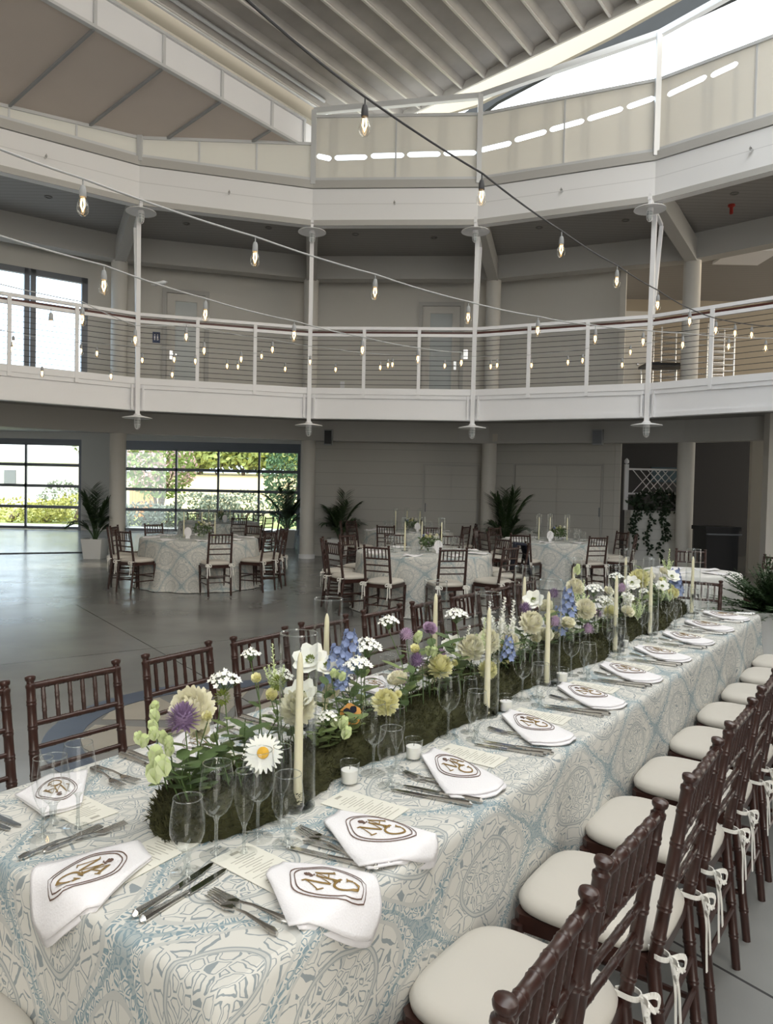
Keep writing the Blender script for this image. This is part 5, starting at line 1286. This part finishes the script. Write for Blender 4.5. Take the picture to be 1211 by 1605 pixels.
def flower(kind, P, sc=1.0, seed=0, label='', grp=None, root=None):
    rnd = random.Random(seed); g = empty(kind+'_flower' if kind not in ('greens',) else 'greenery_sprig', (0, 0, 0), 0, label, KIND[kind][1], grp)
    # location at the stem foot in the moss
    rel = P-CK; a = rel.dot(U); foot = root if root is not None else TP(min(4.8, max(.34, a+rnd.uniform(-.03, .03))), BC+rnd.uniform(-.06, .06), ZT_+.05)
    g.location = foot; c = P-foot; b = MB(); ax = head_axis(rnd)
    mid = c*.5+Vector((rnd.uniform(-.02, .02), rnd.uniform(-.02, .02), .015))
    if kind in ('dahlia', 'dahlia_yellow'):
        core(b, c, .024*sc); ball_petals(b, c, .046*sc, 170, .013*sc, rnd, cov=1.75, open_=.6); b.build('bloom', 'p_cream' if kind == 'dahlia' else 'p_yellow', g)
    elif kind == 'cosmos':
        whorl(b, c, ax, .045*sc, 7, .036*sc, .25, .2); whorl(b, c, ax, .036*sc, 6, .03*sc, .45, .2, ph=.4); b.build('bloom', 'p_white', g)
        b = MB(); ball_petals(b, c+ax*.004, .014*sc, 30, .006, rnd); b.build('flower_centre', 'eye_g', g)
    elif kind == 'daisy':
        ax = Vector((.1, -.8, .5)).normalized(); whorl(b, c, ax, .040*sc, 22, .010*sc, .02, -.2); b.build('bloom', 'p_white', g)
        b = MB(); x, y, z = frame(ax); b.lathe([(.012*sc, .0), (.0115*sc, .004), (.006*sc, .007), (0, .008)], 14, T=Matrix.Translation(c) @ ax.to_track_quat('Z', 'Y').to_matrix().to_4x4()); b.build('flower_centre', 'eye_y', g)
    elif kind.startswith('scabiosa'):
        core(b, c, .016*sc)
        for q in range(110):
            th = q*2.39996; ph = math.acos(1-1.7*(q+.5)/110); d = Vector((math.sin(ph)*math.cos(th), math.sin(ph)*math.sin(th), math.cos(ph))); b.blade(c+d*.012*sc, d, Vector((0, 0, 1)), .016*sc, .006*sc, .2, seg=2)
        b.build('bloom', 'p_purple' if kind == 'scabiosa' else 'p_lilac', g)
    elif kind == 'delphinium':
        for q in range(26):
            t = q/26; th = q*2.4; p = c+Vector((0, 0, .03-.11*t*sc)); rr = (.010+.022*t)*sc; d = Vector((math.cos(th), math.sin(th), .2)); x_ = p+d*rr
            whorl(b, x_, d.normalized(), (.010+.008*t)*sc, 5, .014*sc, .3, .1, seg=2)
        b.build('bloom', 'p_blue', g)
    elif kind in ('astilbe', 'salvia'):
        for s_ in range(7 if kind == 'astilbe' else 5):
            th = s_*2.4; d = Vector((.4*math.cos(th), .4*math.sin(th), 1)).normalized(); L = (.12 if s_ == 0 else .07)*sc; st_ = c+Vector((0, 0, -.08*sc))
            if s_ == 0: d = Vector((rnd.uniform(-.15, .15), 0, 1)).normalized()
            b.tube([st_, st_+d*L], .0011, 4)
            for q in range(34):
                t = .15+.85*q/34; p = st_+d*L*t; dd = Vector((math.cos(q*2.4), math.sin(q*2.4), .5)); b.blade(p, dd, d, (.014-.009*t)*sc*(1.2 if kind == 'salvia' else 1), .005*sc*(1.8 if kind == 'salvia' else 1), .2, seg=2)
        b.build('plume', 'p_green' if kind == 'astilbe' else 'p_white', g)
    elif kind == 'umbel':
        sb = MB()
        for q in range(30):
            th = q*2.4; r_ = .034*sc*math.sqrt(q/30); p = c+Vector((r_*math.cos(th), r_*math.sin(th), .014*sc-.022*sc*(r_/(.034*sc))**2+rnd.uniform(-.004, .004))); sb.tube([c-Vector((0, 0, .03*sc)), p], .0007, 3, caps=False); whorl(b, p, Vector((.7*math.cos(th), .7*math.sin(th)-.3, 1)), .0075*sc, 5, .006*sc, .35, .1, seg=2)
        b.build('bloom', 'p_white', g); sb.build('floret_stalk', 'stem', g)
    elif kind in ('rose', 'rose_lilac'):
        for k in range(5): whorl(b, c+ax*(-.012+.004*k)*sc, ax, (.040-.004*k)*sc, 6, (.046-.005*k)*sc, .35+.25*k, .55, ph=k*.5)
        b.build('bloom', 'p_cream' if kind == 'rose' else 'p_lilac', g)
    elif kind == 'bud':
        for q in range(3):
            cc = c+Vector((rnd.uniform(-.03, .03), rnd.uniform(-.03, .03), rnd.uniform(-.03, .02)))*(0 if q == 0 else 1)*sc; whorl(b, cc-Vector((0, 0, .015)), Vector((rnd.uniform(-.4, .4), -.3, 1)).normalized(), .035*sc, 5, .022*sc, 1.2, .2)
        b.build('bloom', 'p_green', g)
    elif kind == 'bud_yellow':
        whorl(b, c-Vector((0, 0, .01)), ax, .024*sc, 6, .02*sc, .8, .4); whorl(b, c-Vector((0, 0, .008)), ax, .018*sc, 5, .016*sc, 1.2, .3); b.build('bloom', 'p_yellow', g)
    elif kind == 'pansy':
        ax = Vector((.2, -.8, .4)); whorl(b, c, ax, .026*sc, 5, .03*sc, .1, .1); b.build('bloom', 'p_orange', g); b = MB(); whorl(b, c+ax.normalized()*.003+Vector((0, 0, .006)), ax, .018*sc, 3, .016*sc, .1, 0); b.build('dark_petal', 'navy', g)
    elif kind == 'pod':
        for q in range(60):
            th = q*2.39996; ph = math.acos(1-2*(q+.5)/60); d = Vector((math.sin(ph)*math.cos(th), math.sin(ph)*math.sin(th), math.cos(ph))); b.blade(c+d*.008*sc, d, Vector((0, 0, 1)), .008*sc, .006*sc, .1, seg=2)
        b.build('seed_head', 'eye_g', g)
    elif kind == 'greens':
        for q in range(9):
            t = .35+.65*q/9; p = c*t+Vector((0, 0, .0)); th = q*2.4+seed; leaf_on(b, p, Vector((math.cos(th), math.sin(th), .55)), rnd.uniform(.035, .065)*sc, rnd.uniform(.020, .032)*sc)
        b.build('leaf', 'leaf2' if seed % 3 == 0 else 'leaf', g)
    end = c-Vector((0, 0, .08*sc)) if kind in ('astilbe', 'salvia') else c-Vector((0, 0, .11*sc)) if kind == 'delphinium' else c-ax*.01 if kind not in ('umbel',) else c-Vector((0, 0, .03*sc))
    b = MB(); b.tube([Vector((0, 0, -.02)), mid*.5+Vector((0, 0, .0)), mid, end], [.0022, .002, .0018, .0015], 5); b.build('stem', 'stem', g)
    if kind not in ('greens',) and seed % 2 == 0:
        b = MB()
        for q in range(5):
            t = .2+.12*q; th = q*2.4+seed; leaf_on(b, mid*(t*2) if t < .5 else mid.lerp(end, t*2-1), Vector((math.cos(th), math.sin(th), .4)), rnd.uniform(.03, .055), .018)
        b.build('leaf', 'leaf2' if seed % 4 == 0 else 'leaf', g)
    return g
FL = [('scabiosa', 287, 1127, -.50, 1.35), ('dahlia', 302, 1112, -.55, 1.15), ('rose', 312, 1145, -.56, .8), ('bud', 222, 1158, -.53, .9), ('bud', 246, 1122, -.56, .9), ('bud', 243, 1190, -.45, 1.3), ('bud', 262, 1165, -.50, .9),
 ('bud_yellow', 326, 1121, -.5, .9), ('umbel', 352, 1064, -.56, 1.1), ('pod', 348, 1093, -.55, 1.3), ('daisy', 412, 1180, -.42, 1.15), ('greens', 385, 1125, -.50, 1.2), ('greens', 345, 1160, -.55, 1.1), ('greens', 310, 1190, -.50, 1.3), ('greens', 285, 1185, -.47, 1.0),
 ('umbel', 393, 1024, -.58, .7), ('astilbe', 432, 1035, -.55, 1.1), ('bud_yellow', 424, 1089, -.52, 1.2), ('bud_yellow', 403, 1063, -.55, 1.0), ('pod', 436, 1070, -.5, 1.3), ('umbel', 440, 1058, -.55, .9),
 ('cosmos', 487, 1036, -.47, 1.1), ('dahlia', 466, 1110, -.45, 1.0), ('cosmos', 512, 1045, -.60, .9), ('bud', 521, 1055, -.53, .8), ('rose', 518, 1085, -.58, .8), ('delphinium', 548, 1005, -.57, 1.1), ('delphinium', 528, 1028, -.57, 1.1), ('delphinium', 535, 1060, -.52, .6),
 ('umbel', 561, 1040, -.50, 1.2), ('umbel', 575, 1012, -.55, 1.3), ('greens', 560, 1075, -.50, 1.0), ('rose', 623, 1066, -.50, 1.05), ('dahlia_yellow', 604, 1101, -.42, .85), ('bud_yellow', 622, 1086, -.45, .9), ('pansy', 549, 1120, -.50, 1.2), ('greens', 520, 1120, -.5, 1.2), ('umbel', 512, 1122, -.47, .8),
 ('umbel', 609, 973, -.62, 1.0), ('scabiosa_lilac', 637, 995, -.57, .9), ('rose_lilac', 673, 986, -.52, .8), ('scabiosa', 653, 1036, -.50, 1.0), ('bud_yellow', 650, 1018, -.52, 1.2), ('bud', 655, 1002, -.54, 1.0), ('greens', 688, 1008, -.50, 1.5), ('dahlia_yellow', 690, 1045, -.48, .9), ('bud_yellow', 714, 1038, -.47, .9), ('rose', 668, 1052, -.55, .8),
 ('dahlia', 738, 1016, -.47, 1.05), ('umbel', 715, 962, -.58, 1.2), ('dahlia_yellow', 764, 1050, -.40, .75), ('astilbe', 752, 988, -.48, 1.2), ('salvia', 782, 958, -.50, 1.4), ('salvia', 800, 962, -.52, 1.4), ('salvia', 768, 962, -.55, 1.2), ('greens', 700, 985, -.55, 1.3), ('greens', 795, 1010, -.48, 1.4), ('delphinium', 797, 1010, -.42, .8),
 ('cosmos', 836, 942, -.55, 1.1), ('scabiosa', 823, 954, -.50, 1.0), ('dahlia', 832, 976, -.45, 1.05), ('rose', 855, 996, -.42, 1.0), ('rose', 838, 1000, -.45, .8), ('delphinium', 876, 962, -.47, 1.1), ('delphinium', 890, 932, -.52, 1.2), ('scabiosa', 868, 931, -.54, 1.0), ('rose', 889, 978, -.42, 1.1), ('greens', 815, 985, -.5, 1.3),
 ('dahlia', 901, 921, -.58, 1.0), ('dahlia', 917, 955, -.46, 1.1), ('astilbe', 912, 925, -.52, 1.3), ('umbel', 930, 922, -.55, 1.4), ('bud', 900, 893, -.6, 1.0), ('greens', 925, 975, -.45, 1.3), ('greens', 905, 985, -.42, 1.2), ('rose', 953, 927, -.50, .9), ('dahlia_yellow', 957, 960, -.44, .8), ('umbel', 945, 940, -.5, 1.2),
 ('umbel', 965, 903, -.6, 1.2), ('dahlia_yellow', 1001, 908, -.50, 1.3), ('cosmos', 990, 915, -.52, 1.1), ('salvia', 985, 925, -.45, 1.3), ('astilbe', 1000, 940, -.42, 1.4), ('rose', 1018, 903, -.53, 1.0), ('greens', 1003, 885, -.6, 1.3), ('rose', 1039, 896, -.55, 1.0), ('cosmos', 1052, 905, -.50, 1.2), ('bud_yellow', 1034, 908, -.5, 1.1), ('delphinium', 1068, 897, -.52, 1.6), ('delphinium', 1060, 908, -.48, 1.2),
 ('dahlia_yellow', 1055, 930, -.42, .8), ('astilbe', 1050, 872, -.58, 1.4), ('greens', 1028, 925, -.5, 1.4), ('greens', 1010, 930, -.46, 1.3)]
FLP = sorted([(min(4.80, (on_b(x, y, b_)-CK).dot(U)), i) for i, (k, x, y, b_, sc) in enumerate(FL)])
for a_, i in FLP:
    k, x, y, b_, sc = FL[i]
    P = on_b(x, y, b_); a = (P-CK).dot(U)
    if a > 4.85: P = P-U*(a-4.8)
    CNT[k] = CNT.get(k, 0)+1
    flower(k, P, sc*1.12, i, '%s in the moss, %s of its kind' % (KIND[k][0], 'nearest' if CNT[k] == 1 else '%s nearest' % ordw(CNT[k])), 'flowers in the long table runner')
# extra leafy sprigs between the blooms
for i in range(84):
    a = .4+4.4*(i+.5)/84; P = TP(a, BC+rn.uniform(-.10, .10), ZT_+rn.uniform(.13, .27))
    k = 'greens' if i % 3 == 0 or (a < 1.6 and i % 3 == 1) else rn.choice(['umbel', 'salvia', 'dahlia', 'bud', 'rose', 'bud_yellow', 'astilbe', 'dahlia_yellow', 'cosmos', 'scabiosa_lilac', 'umbel'])
    flower(k, P, rn.uniform(.9, 1.3), 200+i, '%s low in the moss, %s filler from the near end' % (KIND[k][0], ordw(i+1)), 'filler sprigs in the moss')

# ------------------------------------------------------------------ string lights
def string_light(name_lab, pts, bulbs, dark, big=1.0, rad_=.006, drop=.035):
    """pts, bulbs: (pixel x, pixel y, distance) on the wire"""
    g = empty('string_light', at_y(*pts[0]), 0, name_lab, 'string lights'); o0 = Vector(g.location)
    P = [at_y(*p)-o0 for p in pts]; Q = []
    for p, q in zip(P[:-1], P[1:]):
        for k in range(6): t = k/6; s_ = p.lerp(q, t); Q.append(s_-Vector((0, 0, .03*4*t*(1-t)*(q-p).length/3)))
    Q.append(P[-1]); b = MB(); b.tube(Q, rad_, 6); b.build('wire', 'cable' if dark else 'cable_w', g)
    for (x, y, Y) in bulbs:
        p = at_y(x, y, Y)-o0; s_ = big
        b = MB(); b.tube([p, p-Vector((0, 0, drop*s_))], .004*s_, 6); b.lathe([(.0, 0), (.012, -.002), (.017, -.02), (.019, -.055), (.017, -.06), (0, -.06)], 12, c=tuple(p-Vector((0, 0, drop*s_)))); so = b.build('socket', 'cable' if dark and big >= 1 and Y < 5 else 'socket', g)
        z0 = drop*s_+.058
        b = MB(); b.lathe([(.013, 0), (.018, -.012), (.026, -.035), (.031, -.06), (.028, -.08), (.017, -.095), (.0, -.10)], 16, c=tuple(p-Vector((0, 0, z0)))); bo = b.build('bulb', 'bulb', so)
        b = MB(); b.tube([p-Vector((.006, 0, z0+.01)), p-Vector((.010, 0, z0+.045)), p-Vector((0, 0, z0+.075)), p-Vector((-.010, 0, z0+.045)), p-Vector((-.006, 0, z0+.01))], .0045, 5); b.build('filament', 'glow', so)
    return g
string_light('dark string of warm bulbs running from the top centre down to the right balcony', [(365, -20, 2.6), (572, 152, 3.8), (756, 272, 4.6), (880, 362, 5.6), (967, 416, 6.6), (1031, 455, 7.4), (1081, 484, 8.2), (1125, 500, 8.8), (1215, 512, 9.8)],
    [(572, 152, 3.8), (755, 272, 4.6), (880, 362, 5.6), (967, 416, 6.6), (1031, 456, 7.4), (1081, 484, 8.2), (1122, 499, 8.8), (1152, 505, 9.2), (1178, 508, 9.5)], True, drop=.04)
string_light('string of bulbs from the left edge crossing above the middle of the hall', [(-30, 222, 3.4), (130, 280, 3.9), (400, 371, 4.8), (588, 430, 5.6), (735, 473, 6.4), (843, 496, 7.1), (933, 510, 7.8), (1008, 517, 8.4), (1070, 522, 8.9), (1215, 530, 10)],
    [(130, 280, 3.9), (400, 371, 4.8), (588, 430, 5.6), (734, 473, 6.4), (843, 496, 7.1), (933, 511, 7.8), (1008, 517, 8.4), (1070, 523, 8.9), (1142, 527, 9.6), (1200, 530, 10)], False, drop=.035)
string_light('lower string of bulbs from the left edge passing before the left upstairs door', [(-30, 360, 4.2), (163, 416, 4.7), (322, 468, 5.6), (461, 503, 6.6), (568, 528, 7.6), (655, 545, 8.6), (723, 552, 9.6)],
    [(163, 416, 4.7), (322, 466, 5.6), (461, 503, 6.6), (568, 529, 7.6), (655, 545, 8.6), (723, 553, 9.6)], False, drop=.03)
string_light('third string of bulbs low on the left in front of the balcony railing', [(-20, 440, 5.5), (129, 473, 6.2), (212, 510, 7.2), (292, 509, 8), (427, 532, 9.4), (510, 545, 10.6), (610, 556, 11.5)],
    [(80, 484, 6.0), (129, 476, 6.2), (212, 512, 7.2), (292, 509, 8), (427, 532, 9.4), (378, 548, 10), (320, 532, 8.4)], False, drop=.03, rad_=.004)
far_b = [(21, 524), (19, 534), (66, 572), (127, 537), (152, 541), (174, 577), (223, 552), (273, 551), (270, 575), (306, 554), (356, 562), (373, 563), (410, 547), (447, 567), (486, 556), (526, 568)]
string_light('far string of small bulbs hanging before the left balcony railing', [(-20, 512, 9.5), (66, 530, 10), (174, 540, 10.6), (306, 545, 11.4), (447, 556, 12.2), (540, 560, 12.6)], [(x, y, 10+i*.16) for i, (x, y) in enumerate(far_b)], False, drop=.02, rad_=.0035)
far_b = [(596, 565), (608, 561), (615, 560), (697, 562), (769, 563), (779, 561), (833, 561), (890, 556), (913, 553), (988, 590-50), (975, 560)]
string_light('far string of small bulbs hanging before the middle of the balcony railing', [(560, 552, 12.6), (700, 558, 12.4), (833, 556, 12), (920, 546, 11.6), (1030, 536, 11)], [(x, y, 12.4-i*.1) for i, (x, y) in enumerate(far_b)], False, drop=.02, rad_=.0035)
b = MB(); kp = at_y(250, 444, 5.2); b.lathe([(0, -.06), (.015, -.04), (.012, 0), (.016, .03), (0, .06)], 10, T=Matrix.Translation(kp) @ Matrix.Rotation(rad(80), 4, 'Y')); tag(b.build('cable_tie', 'cable_w'), 'pale wrapped cable joint on the string left of the left upstairs door', 'cable joint')

# tidy: drop unused prototypes that were never placed
for o in list(D.objects):
    if o.parent is None and o.type in ('EMPTY', 'MESH') and 'label' not in o.keys() and o.get('kind') != 'structure':
        print('unlabelled', o.name)
bpy.context.view_layer.update()
